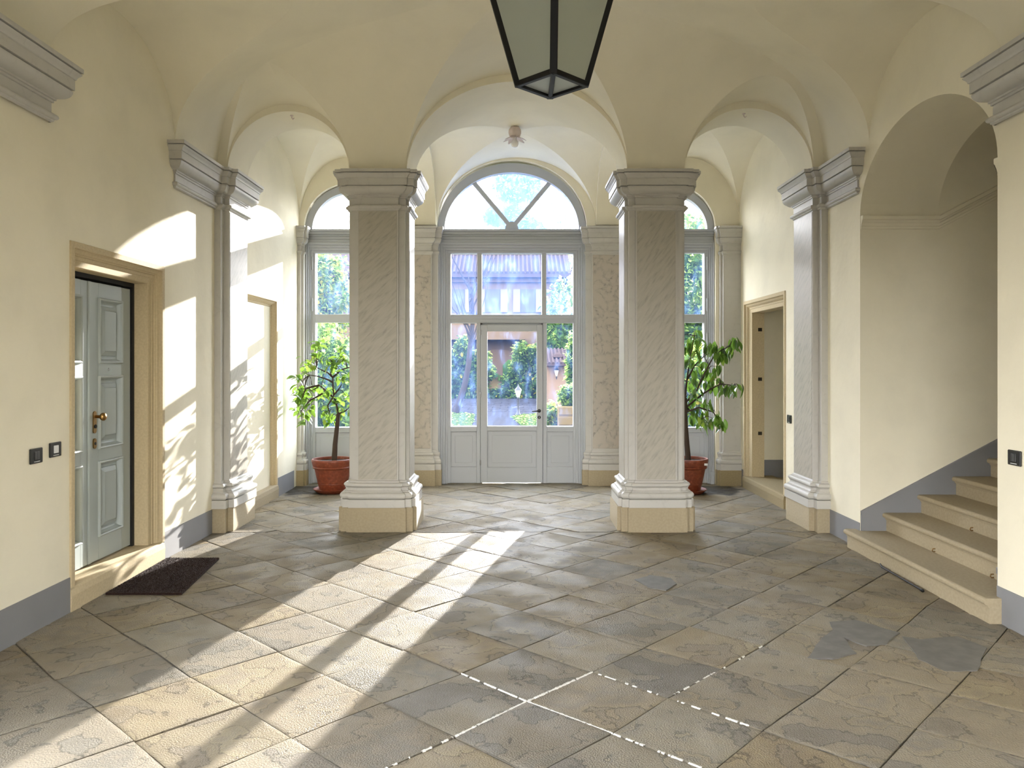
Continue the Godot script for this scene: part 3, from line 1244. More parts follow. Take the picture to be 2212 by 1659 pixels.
func window_pilaster(o: Node3D, plan: Array, side: float) -> void:
	var b := MB.new()
	b.mould(plan, false, [Vector2(0.05, -0.01), Vector2(0.05, 0.20), Vector2(0.045, 0.206), Vector2(0, 0.207)], side)
	put("plinth", b, M.sandstone_dark if plan.size() == 5 else M.sandstone, o)
	b = MB.new()
	var bp := []
	for p in base_profile(0.206):
		bp.append(Vector2(p.x * 0.62, p.y))
	b.mould(plan, false, bp, side)
	put("base", b, M.marble_plain, o)
	b = MB.new()
	b.mould(plan, false, [Vector2(0, 0.46), Vector2(0, 3.09)], side)
	put("shaft", b, M.marble_plain, o)
	b = MB.new()
	var cp := []
	for p in capital_profile():
		cp.append(Vector2(p.x * 0.55, p.y - 0.03))
	b.mould(plan, false, cp, side)
	b.mould(plan, false, [Vector2(0.0715, YS - 0.03), Vector2(-0.03, YS - 0.03)], side)
	put("capital", b, M.marble_plain, o)


func build_cornices() -> void:
	for k in 2:
		var s: float = [1.0, -1.0][k]
		var wx: float = [XL, XR][k]
		var side := 1.0 if k == 1 else -1.0
		var plan := []
		var zf: float = [6.52, 6.74][k]
		for p in [[0, zf + 0.06], [0.012, zf + 0.06], [0.012, 7.47], [0.062, 7.47], [0.062, 7.55], [0.115, 7.55], [0.115, 8.06], [0.062, 8.06], [0.062, 8.13], [0, 8.13]]:
			plan.append(Vector2(wx + s * p[0], p[1]))
		var o := root("pilaster_capital")
		var b := MB.new()
		b.mould(plan, false, capital_profile(), side)
		put("moulding", b, M.marble_plain, o)
		b = MB.new()
		var top := PackedVector2Array()
		top.append(Vector2(wx, zf - 0.07)); top.append(Vector2(wx + s * 0.14, zf - 0.07)); top.append(Vector2(wx + s * 0.14, 7.35)); top.append(Vector2(wx + s * 0.243, 7.43)); top.append(Vector2(wx + s * 0.243, 8.18)); top.append(Vector2(wx, 8.18))
		b.flat(top, YS - 0.002, 1.0)
		put("top", b, M.marble_plain, o)
		tag(o, ["stone capital running on as a cornice towards the wall above the front door", "stone capital running on as a cornice up to the stair arch"][k], "capital", "capitals of the wall pilasters")
	for k in 2:
		var s: float = [1.0, -1.0][k]
		var wx: float = [XL, XR][k]
		var ze: float = [4.86, 4.92][k]
		var plan := [Vector2(wx + s * 0.02, -2.0), Vector2(wx + s * 0.02, ze - 0.06), Vector2(wx, ze - 0.06)]
		var o := root("wall_cornice")
		var b := MB.new()
		b.mould(plan, false, capital_profile(), 1.0 if k == 1 else -1.0)
		put("moulding", b, M.marble_plain, o)
		b = MB.new()
		b.flat(PackedVector2Array([Vector2(wx, -2.0), Vector2(wx + s * 0.148, -2.0), Vector2(wx + s * 0.148, ze + 0.06), Vector2(wx, ze + 0.06)]), YS - 0.002, 1.0)
		put("top", b, M.marble_plain, o)
		tag(o, ["grey stone cornice ending on the wall over the light switches", "grey stone cornice ending on the wall beside the stair arch"][k], "cornice", "stone cornices of the side walls")


# ------------------------------------------------------------------ stone door frames
# profile (inwards from the outer edge, proud of the wall) round a rectangle in the plane given by place(u, y, d)
func frame(b: MB, u0: float, u1: float, y0: float, y1: float, prof: Array, place: Callable, closed := false) -> void:
	for j in prof.size() - 1:
		var a: Vector2 = prof[j]
		var c: Vector2 = prof[j + 1]
		var ra := [Vector2(u0 + a.x, y0 + (a.x if closed else 0.0)), Vector2(u0 + a.x, y1 - a.x), Vector2(u1 - a.x, y1 - a.x), Vector2(u1 - a.x, y0 + (a.x if closed else 0.0))]
		var rc := [Vector2(u0 + c.x, y0 + (c.x if closed else 0.0)), Vector2(u0 + c.x, y1 - c.x), Vector2(u1 - c.x, y1 - c.x), Vector2(u1 - c.x, y0 + (c.x if closed else 0.0))]
		for e in (4 if closed else 3):
			var e2 := (e + 1) % 4
			b.face([place.call(ra[e].x, ra[e].y, a.y), place.call(ra[e2].x, ra[e2].y, a.y), place.call(rc[e2].x, rc[e2].y, c.y), place.call(rc[e].x, rc[e].y, c.y)])


const STONE := [Vector2(0, -0.02), Vector2(0, 0.010), Vector2(0.003, 0.013), Vector2(0.040, 0.013), Vector2(0.043, 0.009), Vector2(0.046, -0.004), Vector2(0.055, -0.012), Vector2(0.068, -0.018), Vector2(0.074, -0.028), Vector2(0.080, -0.032), Vector2(0.083, -0.043), Vector2(0.105, -0.046), Vector2(0.108, -0.051), Vector2(0.150, -0.054), Vector2(0.156, -0.060), Vector2(0.156, -0.235)]


func build_trims() -> void:
	var left := func(u, v, d): return Vector3(XL + d, v, -u)
	var right := func(u, v, d): return Vector3(XR - d, v, -u)
	var o := fabric("trim_1", "moulded sandstone door surround round the grey front door", "door surround")
	var b := MB.new()
	frame(b, 5.034, 6.384, 0.155, 2.41, STONE, left)
	put("surround", b, M.sandstone_warm, o)
	b = MB.new()
	sill(b, -1.0, 5.034, 6.384, XL + 0.012, XL - 0.3)
	put("sill", b, M.sandstone_warm, o)
	o = fabric("trim_2", "moulded sandstone surround of the blocked doorway", "door surround")
	b = MB.new()
	frame(b, 8.08, 9.44, 0.155, 2.41, STONE.slice(0, 13), left)
	put("surround", b, M.sandstone_warm, o)
	b = MB.new()
	sill(b, -1.0, 8.08, 9.44, XL + 0.022, XL - 0.06)
	put("sill", b, M.sandstone, o)
	o = fabric("trim_3", "moulded sandstone surround of the small open doorway", "door surround")
	b = MB.new()
	var deep := STONE.duplicate()
	deep[deep.size() - 1] = Vector2(0.156, -0.215)
	frame(b, 8.63, 10.19, 0.155, 2.43, deep, right)
	put("surround", b, M.sandstone_warm, o)
	b = MB.new()
	sill(b, 1.0, 8.63, 10.19, XR - 0.022, XR + 0.36)
	put("sill", b, M.sandstone_dark, o)
	# sockets of the old hinges in the far jamb
	for y in [2.06, 1.42, 0.72]:
		b = MB.new()
		b.box(XR + 0.135, XR + 0.185, y - 0.022, y + 0.022, 10.0325, 10.036)
		put("hinge_socket", b, M.hole_dark, o)


func sill(b: MB, s: float, z0: float, z1: float, x0: float, x1: float) -> void:
	var prof := PackedVector2Array([Vector2(x0, -0.02), Vector2(x0 - s * 0.004, 0.10), Vector2(x0 + s * 0.004, 0.14), Vector2(x0 + s * 0.016, 0.152), Vector2(x0 + s * 0.035, 0.155), Vector2(x1, 0.157), Vector2(x1, -0.02)])
	b.prism(prof, z0, z1, func(u, v, d): return Vector3(u, v, -d))


# ------------------------------------------------------------------ glazed entrance and windows
func ex(p: float) -> float:
	return (p - VPX) * ZG / F


func ey(p: float) -> float:
	return EYE + (VPY - p) * ZG / F


func pbox(parent: Node, called: String, x0: float, x1: float, y0: float, y1: float, z0: float, z1: float, m: Material, c := 0.004) -> MeshInstance3D:
	var b := MB.new()
	b.box(x0, x1, y0, y1, z0, z1, c)
	return put(called, b, m, parent)


func arch_ring(parent: Node, c: float, hw: float, rise: float, y0: float, ihw: float, irise: float, iy0: float, z0: float, z1: float, m: Material) -> void:
	var b := MB.new()
	var lo := ell(c, ihw, irise, iy0, 48)
	var up := ell(c, hw, rise, y0, 48)
	ring(b, lo, up, z0, -1.0)
	ring(b, lo, up, z1, 1.0)
	for pr in [lo, up]:
		var rows := []
		for p in pr:
			rows.append([W(p.x, p.y, z0), W(p.x, p.y, z1)])
		b.grid(rows)
	put("arched_frame", b, m, parent)


func arch_pane(parent: Node, c: float, hw: float, rise: float, y0: float, a0: float, a1: float, hub: Vector2, m: Material) -> void:
	var poly := PackedVector2Array([hub])
	for i in 25:
		var a := lerpf(a0, a1, i / 24.0)
		poly.append(Vector2(c + cos(a) * hw, y0 + sin(a) * rise))
	var b := MB.new()
	b.prism(poly, ZG - 0.002, ZG + 0.002, func(u, v, d): return Vector3(u, v, -d))
	put("pane", b, m, parent)


# panel with a sunk border and a raised field, in the plane z
func field_panel(parent: Node, x0: float, x1: float, y0: float, y1: float, z: float, m: Material, inset := 0.055) -> MeshInstance3D:
	var b := MB.new()
	var pl := func(u, v, d): return Vector3(u, v, -(z - d))
	frame(b, x0, x1, y0, y1, [Vector2(0, 0.012), Vector2(0.006, 0.002), Vector2(0.012, 0.0), Vector2(inset, 0.0), Vector2(inset + 0.004, 0.004)], pl, true)
	var i := inset + 0.004
	b.face([W(x0 + i, y0 + i, z - 0.004), W(x1 - i, y0 + i, z - 0.004), W(x1 - i, y1 - i, z - 0.004), W(x0 + i, y1 - i, z - 0.004)], W(0, 0, -1))
	b.box(x0, x1, y0, y1, z + 0.001, z + 0.02)
	return put("panel", b, m, parent)


func casing(o: Node, c: float, hw: float, inner: float, y1: float) -> void:
	var P: Material = M.window_paint
	# jambs step back towards the glazing
	for s in [-1.0, 1.0]:
		var b := MB.new()
		var w := hw - inner
		for k in 4:
			var a: float = c + s * (hw - w * k / 4.0)
			var e: float = c + s * (hw - w * (k + 1) / 4.0)
			b.box(minf(a, e), maxf(a, e), -0.004, y1, ZG - 0.105 + 0.018 * k, ZG + 0.05, 0.005)
		put("jamb_casing", b, P, o)
		b = MB.new()
		b.box(c + s * hw - 0.05 if s > 0 else c - hw, c + hw if s > 0 else c - hw + 0.05, -0.004, 0.17, ZG - 0.115, ZG + 0.04, 0.006)
		put("jamb_block", b, P, o)
	var b2 := MB.new()
	for k in 4:
		b2.box(c - hw + 0.02, c + hw - 0.02, 3.262 - 0.036 * (k + 1), 3.262 - 0.036 * k, ZG - 0.100 + 0.018 * k, ZG + 0.05, 0.005)
	put("head_casing", b2, P, o)
	b2 = MB.new()
	for k in [[3.262, 3.290, 0.095], [3.290, 3.345, 0.065], [3.345, 3.366, 0.085], [3.366, 3.402, 0.105], [3.402, 3.432, 0.125]]:
		b2.box(c - hw, c + hw, k[0], k[1], ZG - k[2], ZG + 0.05, 0.006)
	put("transom", b2, P, o)


func build_entrance() -> void:
	var P: Material = M.window_paint
	var o := fabric("door_1", "grey painted glazed entrance with a fanlight, opening to the garden", "glazed door")
	var c := -0.028
	casing(o, c, 0.995, 0.868, 3.262)
	arch_ring(o, c, 1.0, 0.90, 3.43, 0.907, 0.775, 3.43, ZG - 0.075, ZG + 0.03, P)
	# fanlight: two bars from a half-round boss
	var hub := Vector2(c, 3.43)
	var angs := [0.0, 0.97, PI - 0.97, PI]
	for k in 3:
		arch_pane(o, c, 0.915, 0.783, 3.425, angs[k], angs[k + 1], hub, M.hazy_dirty_glass_3)  # thickest film: a veil of glare painted into the fanlight panes
	for k in [1, 2]:
		var b := MB.new()
		var tip := Vector2(c + cos(angs[k]) * 0.93, 3.43 + sin(angs[k]) * 0.80)
		bar(b, W(hub.x, hub.y + 0.03, ZG - 0.012), W(tip.x, tip.y, ZG - 0.012), 0.062, 0.045)
		put("glazing_bar", b, P, o)
	var hb := MB.new()
	var hp := PackedVector2Array()
	for i in 17:
		var a := PI * i / 16
		hp.append(Vector2(c + cos(a) * 0.092, 3.43 + sin(a) * 0.112))
	hb.prism(hp, ZG - 0.07, ZG + 0.02, func(u, v, d): return Vector3(u, v, -d))
	put("boss", hb, P, o)
	# fixed lights
	var z0 := ZG - 0.035
	var z1 := ZG + 0.085
	var yt := ey(548)
	var ym0 := ey(698)
	var ym1 := ey(680)
	pbox(o, "stile", ex(966), ex(974), 0, 3.14, z0, z1, P)
	pbox(o, "stile", ex(1238), ex(1245), 0, 3.14, z0, z1, P)
	pbox(o, "head_rail", ex(974), ex(1238), yt, 3.14, z0, z1, P)
	pbox(o, "mullion", ex(1031), ex(1041), ym1, yt, z0, z1, P)
	pbox(o, "mullion", ex(1170), ex(1180), ym1, yt, z0, z1, P)
	pbox(o, "middle_rail", ex(974), ex(1238), ym0, ym1, z0, z1, P)
	pbox(o, "rail_bead", ex(972), ex(1240), ey(690), ey(686), z0 - 0.012, z0 + 0.01, P, 0.003)
	pbox(o, "door_post", ex(1030), ex(1038), 0, ym0, z0, z1, P)
	pbox(o, "door_post", ex(1172.5), ex(1181), 0, ym0, z0, z1, P)
	pbox(o, "door_stop", ex(1030), ex(1043), 0, ym0, ZG - 0.001, z1 - 0.002, P)
	pbox(o, "door_stop", ex(1168), ex(1181), 0, ym0, ZG - 0.001, z1 - 0.002, P)
	pbox(o, "door_stop", ex(1030), ex(1181), ey(706), ym0, ZG - 0.001, z1 - 0.002, P)
	var g: Array = [[974, 1031, 548, 680, 1], [1041, 1170, 548, 680, 1], [1180, 1238, 548, 680, 1], [974, 1030, 698, 921, 0], [1181, 1238, 698, 921, 2]]
	for k in g:
		pbox(o, "pane", ex(k[0]) - 0.005, ex(k[1]) + 0.005, ey(k[3]) - 0.005, ey(k[2]) + 0.005, ZG - 0.002, ZG + 0.002, M["hazy_dirty_glass_%d" % k[4]], 0.0)
	for k in [[974, 1030], [1181, 1238]]:
		pbox(o, "lower_rail", ex(k[0]), ex(k[1]), ey(932), ey(921), z0, z1, P)
		pbox(o, "bottom_rail", ex(k[0]), ex(k[1]), 0.003, ey(1008), z0, z1, P)
		field_panel(o, ex(k[0]), ex(k[1]), ey(1008), ey(932), ZG - 0.012, P)
	# the leaf
	var d := MB.new()
	var dz0 := ZG - 0.052
	var dz1 := ZG - 0.002
	d.box(ex(1038.5), ex(1053), 0.012, ey(702), dz0, dz1, 0.004)
	d.box(ex(1159), ex(1172), 0.012, ey(702), dz0, dz1, 0.004)
	d.box(ex(1053), ex(1159), ey(716), ey(702), dz0, dz1, 0.002)
	d.box(ex(1053), ex(1159), ey(930), ey(920), dz0, dz1, 0.002)
	d.box(ex(1053), ex(1159), 0.012, ey(1009), dz0, dz1, 0.002)
	var leaf := put("door_leaf", d, P, o)
	pbox(leaf, "pane", ex(1052.5), ex(1159.5), ey(920.5), ey(715.5), ZG - 0.029, ZG - 0.025, M.hazy_dirty_glass_2, 0.0)
	field_panel(leaf, ex(1053), ex(1159), ey(1009), ey(930), ZG - 0.03, P, 0.062)
	var hz := dz0
	var h := MB.new()
	h.tube([W(ex(1164.5), ey(887), hz), W(ex(1164.5), ey(887), hz - 0.008)], [0.024, 0.024], 20)
	h.tube([W(ex(1164.5), ey(887), hz), W(ex(1164.5), ey(887), hz - 0.05), W(ex(1162), ey(887), hz - 0.055), W(ex(1149), ey(887.5), hz - 0.05)], [0.009, 0.009, 0.009, 0.008], 10)
	put("lever_handle", h, M.iron_black, leaf)
	h = MB.new()
	h.tube([W(ex(1164.5), ey(901), hz), W(ex(1164.5), ey(901), hz - 0.008)], [0.022, 0.022], 20)
	var key := put("keyhole_plate", h, M.iron_black, leaf)
	pbox(key, "lock_cylinder", ex(1164.5) - 0.004, ex(1164.5) + 0.004, ey(901) - 0.013, ey(901) + 0.013, hz - 0.011, hz - 0.007, M.steel, 0.002)
	for y in [718, 852, 998]:
		h = MB.new()
		h.tube([W(ex(1038.3), ey(y) - 0.035, hz - 0.004), W(ex(1038.3), ey(y) + 0.035, hz - 0.004)], [0.009, 0.009], 10)
		put("hinge", h, M.steel, leaf)


func bar(b: MB, p: Vector3, q: Vector3, w: float, t: float, up := Vector3.BACK) -> void:
	var d := (q - p).normalized()
	var s := d.cross(up).normalized()
	var u := s.cross(d)
	b.hexa((p + q) / 2, Basis(s, d, u), Vector3(w / 2, p.distance_to(q) / 2, t / 2), minf(w, t) * 0.12)


func build_side_windows() -> void:
	var P: Material = M.window_paint
	for k in 2:
		var o := fabric("window_%d" % (k + 1), ["grey painted arched window behind the lemon tree with drooping round leaves", "grey painted arched window behind the lemon tree with dark pointed leaves"][k], "window")
		var c: float = [-2.215, 2.14][k]
		var hw: float = [0.60, 0.565][k]
		casing(o, c, hw - 0.005, hw - 0.085, 3.262)
		arch_ring(o, c, hw - 0.002, hw - 0.002, 3.43, hw - 0.095, hw - 0.10, 3.43, ZG - 0.075, ZG + 0.03, P)
		arch_pane(o, c, hw - 0.09, hw - 0.095, 3.425, 0.0, PI, Vector2(c, 3.42), M.hazy_dirty_glass_0)
		var z0 := ZG - 0.035
		var z1 := ZG + 0.085
		var gi := hw - 0.125
		for s in [-1.0, 1.0]:
			pbox(o, "stile", minf(c + s * gi, c + s * (hw - 0.08)), maxf(c + s * gi, c + s * (hw - 0.08)), 0.004, 3.14, z0, z1, P)
		pbox(o, "head_rail", c - gi, c + gi, ey(540), 3.14, z0, z1, P)
		pbox(o, "middle_rail", c - gi, c + gi, ey(697), ey(679), z0, z1, P)
		pbox(o, "lower_rail", c - gi, c + gi, ey(934), ey(923), z0, z1, P)
		pbox(o, "bottom_rail", c - gi, c + gi, 0.004, ey(1012), z0, z1, P)
		pbox(o, "pane", c - gi - 0.005, c + gi + 0.005, ey(679) - 0.005, ey(540) + 0.005, ZG - 0.002, ZG + 0.002, M.hazy_dirty_glass_0, 0.0)
		pbox(o, "pane", c - gi - 0.005, c + gi + 0.005, ey(923) - 0.005, ey(697) + 0.005, ZG - 0.002, ZG + 0.002, M.hazy_dirty_glass_2, 0.0)
		field_panel(o, c - gi, c + gi, ey(1012), ey(934), ZG - 0.012, P)
		var s2: float = [-1.0, 1.0][k]
		for y in [2.98, 2.42, 1.95, 0.72]:
			var b := MB.new()
			var x := c + s2 * (hw - 0.085)
			b.tube([W(x, y - 0.09, z0 - 0.012), W(x, y - 0.084, z0 - 0.012), W(x, y + 0.084, z0 - 0.012), W(x, y + 0.09, z0 - 0.012)], [0.006, 0.012, 0.012, 0.006], 10)
			put("hinge", b, P, o)


# ------------------------------------------------------------------ front door of the flat
func build_left_door() -> void:
	var o := fabric("door_2", "grey-green panelled double front door with brass furniture", "door")
	var X := XL - 0.175
	var b := MB.new()
	var pl := func(u, v, d): return Vector3(X + d, v, -u)
	b.box(X - 0.06, X - 0.045, 0.157, 2.256, 5.19, 6.228)
	frame(b, 5.188, 6.23, 0.157, 2.256, [Vector2(0, -0.045), Vector2(0, 0.012), Vector2(0.034, 0.012), Vector2(0.038, -0.045)], pl)
	put("seal_frame", b, M.rubber_black, o)
	var leaves := [[5.612, 6.185, [5.712, 6.045]], [5.232, 5.562, [5.10, 5.475]]]
	var ys := [[1.62, 2.09], [0.99, 1.515], [0.345, 0.885]]
	for k in 2:
		var L: Array = leaves[k]
		var z0: float = L[0]
		var z1: float = L[1]
		var pz: Array = [maxf(L[2][0], z0 + 0.04), L[2][1]]
		b = MB.new()
		b.box(X - 0.045, X - 0.028, 0.170, 2.205, z0, z1)
		b.box(X - 0.03, X, 0.170, 2.205, z0, pz[0], 0.003)
		b.box(X - 0.03, X, 0.170, 2.205, pz[1], z1, 0.003)
		var cuts := [0.170, ys[2][0], ys[2][1], ys[1][0], ys[1][1], ys[0][0], ys[0][1], 2.205]
		for i in 4:
			b.box(X - 0.03, X - 0.0002, cuts[i * 2], cuts[i * 2 + 1], pz[0], pz[1])
		var leaf := put("door_leaf", b, M.door_paint, o)
		for y in ys:
			b = MB.new()
			frame(b, pz[0] - 0.008, pz[1] + 0.008, y[0] - 0.008, y[1] + 0.008, [Vector2(0, 0.0), Vector2(0.002, 0.014), Vector2(0.009, 0.018), Vector2(0.018, 0.014), Vector2(0.021, 0.0), Vector2(0.034, -0.022), Vector2(0.044, -0.026), Vector2(0.056, -0.026), Vector2(0.060, -0.016), Vector2(0.092, 0.004)], pl, true)
			var i := 0.086
			b.face([pl.call(pz[0] + i, y[0] + i, 0.004), pl.call(pz[1] - i, y[0] + i, 0.004), pl.call(pz[1] - i, y[1] - i, 0.004), pl.call(pz[0] + i, y[1] - i, 0.004)], Vector3.RIGHT)
			put("raised_panel", b, M.door_paint, leaf)
		if k == 0:
			b = MB.new()
			var pp := PackedVector2Array()
			for i in 24:
				var a := TAU * i / 24
				pp.append(Vector2(5.655 + cos(a) * 0.021, 1.185 + sin(a) * 0.021 + (0.06 if sin(a) > 0 else -0.06)))
			b.prism(pp, X, X + 0.007, func(u, v, d): return Vector3(d, v, -u))
			var plate := put("handle_plate", b, M.brass, leaf)
			b = MB.new()
			b.tube([Vector3(X + 0.006, 1.225, -5.662), Vector3(X + 0.04, 1.225, -5.662), Vector3(X + 0.046, 1.225, -5.662), Vector3(X + 0.056, 1.225, -5.662), Vector3(X + 0.07, 1.225, -5.662), Vector3(X + 0.08, 1.225, -5.662), Vector3(X + 0.083, 1.225, -5.662)], [0.011, 0.012, 0.022, 0.029, 0.029, 0.02, 0.004], 18)
			put("knob", b, M.brass, plate)
			b = MB.new()
			b.tube([Vector3(X + 0.004, 1.155, -5.655), Vector3(X + 0.014, 1.155, -5.655)], [0.014, 0.014], 14)
			put("lock_cylinder", b, M.iron_black, plate)
			b = MB.new()
			pp = PackedVector2Array()
			for i in 20:
				var a := TAU * i / 20
				pp.append(Vector2(5.655 + cos(a) * 0.02, 1.03 + sin(a) * 0.02 + (0.018 if sin(a) > 0 else -0.018)))
			b.prism(pp, X, X + 0.008, func(u, v, d): return Vector3(d, v, -u))
			var kp := put("keyhole_cover", b, M.brass, leaf)
			b = MB.new()
			b.tube([Vector3(X + 0.004, 1.03, -5.655), Vector3(X + 0.011, 1.03, -5.655)], [0.011, 0.011], 12)
			put("keyhole", b, M.iron_black, kp)
			b = MB.new()
			b.tube([Vector3(X - 0.002, 1.568, -5.857), Vector3(X + 0.006, 1.568, -5.857)], [0.013, 0.010], 14)
			put("peephole", b, M.steel, leaf)
	b = MB.new()
	b.box(X - 0.02, X + 0.010, 0.170, 2.205, 5.566, 5.608, 0.005)
	put("cover_strip", b, M.door_paint, o)


# ------------------------------------------------------------------ staircase
const SLOPE := 0.527
const KINK := 3.70


func stair_rise(x: float) -> float:
	return maxf(0.0, x - KINK) * SLOPE


func build_stairs() -> void:
	var w := fabric("wall_stairwell", "dim cream plastered walls of the stairwell", "wall")
	for s in 2:
		var b := MB.new()
		var z0: float = [SZ0 - 0.3, SZ1][s]
		b.box(XR + 0.36, 7.4, -0.2, 5.3, z0, z0 + 0.3)
		put("plaster", b, M.plaster, w)
	var e := MB.new()
	e.box(7.3, 7.5, -0.2, 5.3, SZ0 - 0.3, SZ1 + 0.3)
	put("plaster", e, M.plaster, w)
	var lid := MB.new()
	lid.box(XR + 0.3, 7.5, 5.25, 5.5, SZ0 - 0.3, SZ1 + 0.3)
	put("roof_slab", lid, M.plaster, w)
	var prof := ell((SZ0 + SZ1) / 2, (SZ1 - SZ0) / 2, SR, SY, 40)
	for seg in [[XR + 0.36, KINK], [KINK, 7.3]]:
		var b := MB.new()
		var rows := []
		for p in prof:
			var row := []
			for t in 7:
				var x := lerpf(seg[0], seg[1], t / 6.0)
				row.append(W(x, p.y + stair_rise(x), p.x))
			rows.append(row)
		b.grid(rows)
		put("stair_vault", b, M.plaster, w)
	# impost moulding, level at first and then rising with the flight
	for s in 2:
		var zw: float = [SZ0, SZ1][s]
		var dz: float = [1.0, -1.0][s]
		var b := MB.new()
		var pr := [Vector2(0.0, -0.115), Vector2(0.010, -0.112), Vector2(0.012, -0.092), Vector2(0.018, -0.088), Vector2(0.020, -0.066), Vector2(0.030, -0.055), Vector2(0.034, -0.040), Vector2(0.046, -0.034), Vector2(0.046, -0.004), Vector2(0.040, 0.0), Vector2(0.0, 0.0)]
		var xs := [XR + 0.004, KINK, 7.3]
		for j in pr.size() - 1:
			for i in 2:
				var pts := []
				for q in [[i, j], [i + 1, j], [i + 1, j + 1], [i, j + 1]]:
					var x: float = xs[q[0]]
					pts.append(W(x, SY + pr[q[1]].y + stair_rise(x), zw + dz * pr[q[1]].x))
				b.face(pts, W(0, -0.3 if j < 8 else 1.0, dz))
		var cap := []
		for p in pr:
			cap.append(W(XR + 0.004, SY + p.y, zw + dz * p.x))
		b.face(cap, Vector3.LEFT)
		put("impost_moulding", b, M.plaster, w)
		# sloping grey skirting
		b = MB.new()
		var y0 := 0.325
		b.prism(PackedVector2Array([Vector2(XR + 0.004, -0.05), Vector2(XR + 0.004, y0), Vector2(7.0, y0 + SLOPE * (7.0 - XR)), Vector2(7.0, 0.9)]), zw, zw + dz * 0.012, func(u, v, d): return Vector3(u, v, -d))
		b.prism(PackedVector2Array([Vector2(XR + 0.004, y0 - 0.03), Vector2(XR + 0.004, y0 + 0.006), Vector2(7.0, y0 + 0.006 + SLOPE * (7.0 - XR)), Vector2(7.0, y0 - 0.03 + SLOPE * (7.0 - XR))]), zw, zw + dz * 0.022, func(u, v, d): return Vector3(u, v, -d))
		put("sloping_skirting", b, M.grey_paint, w)
	var o := root("staircase")
	for i in 13:
		var b := MB.new()
		var x0 := 2.905 + 0.303 * i
		var y := 0.158 * (i + 1)
		var yb := 0.158 * i - 0.006 if i > 0 else -0.03
		var pr := PackedVector2Array([Vector2(x0 + 0.035, yb), Vector2(x0 + 0.035, y - 0.062), Vector2(x0 + 0.026, y - 0.058), Vector2(x0 + 0.024, y - 0.046)])
		for a in 9:
			var t := -PI / 2 - PI * a / 8
			pr.append(Vector2(x0 + 0.022 + cos(t) * 0.022, y - 0.022 + sin(t) * 0.022))
		pr.append_array(PackedVector2Array([Vector2(x0 + 0.40, y), Vector2(x0 + 0.40, yb)]))
		var z0 := SZ0 + 0.0005 if i else SZ0 - 0.05
		var z1 := SZ1 - 0.0005 if i else SZ1 + 0.075
		if i == 0:
			b.prism(pr.slice(0, 13) + PackedVector2Array([Vector2(XR - 0.001, y), Vector2(XR - 0.001, yb)]), z0, z1, func(u, v, d): return Vector3(u, v, -d))
			b.prism(PackedVector2Array([Vector2(XR - 0.002, y), Vector2(x0 + 0.40, y), Vector2(x0 + 0.40, yb), Vector2(XR - 0.002, yb)]), SZ0 + 0.0005, SZ1 - 0.0005, func(u, v, d): return Vector3(u, v, -d))
		else:
			b.prism(pr, z0, z1, func(u, v, d): return Vector3(u, v, -d))
		put("step", b, M.sandstone, o)
	for p in [[1, 5.98], [1, 5.25], [2, 6.0]]:
		var b := MB.new()
		var x: float = 2.905 + 0.303 * p[0] + 0.034
		var y: float = 0.158 * p[0] + 0.022
		b.tube([W(x + 0.004, y - 0.014, p[1]), W(x - 0.014, y - 0.016, p[1]), W(x - 0.022, y - 0.004, p[1]), W(x - 0.016, y + 0.008, p[1]), W(x + 0.004, y + 0.008, p[1])], [0.004, 0.004, 0.004, 0.004, 0.004], 8)
		put("carpet_eye", b, M.brass, o)
	tag(o, "worn sandstone stair flight with rounded nosings rising behind the archway", "staircase", "", "structure")
	# carpet rod lying along the lowest step
	var rod := root("carpet_rod")
	var rb := MB.new()
	var p0 := at(1918, 1222, 6.195)
	rb.tube([W(2.925, 0.014, 6.20), W(2.90, 0.010, 6.12), W(2.885, 0.010, 5.50)], [0.006, 0.006, 0.006], 8)
	put("rod", rb, M.iron_black, rod)
	rb = MB.new()
	rb.tube([W(2.885, 0.010, 5.51), W(2.884, 0.010, 5.495), W(2.884, 0.010, 5.475), W(2.884, 0.010, 5.465)], [0.004, 0.011, 0.011, 0.004], 10)
	put("knob_end", rb, M.iron_black, rod)
	tag(rod, "thin dark metal rod lying along the foot of the stairs", "rod")


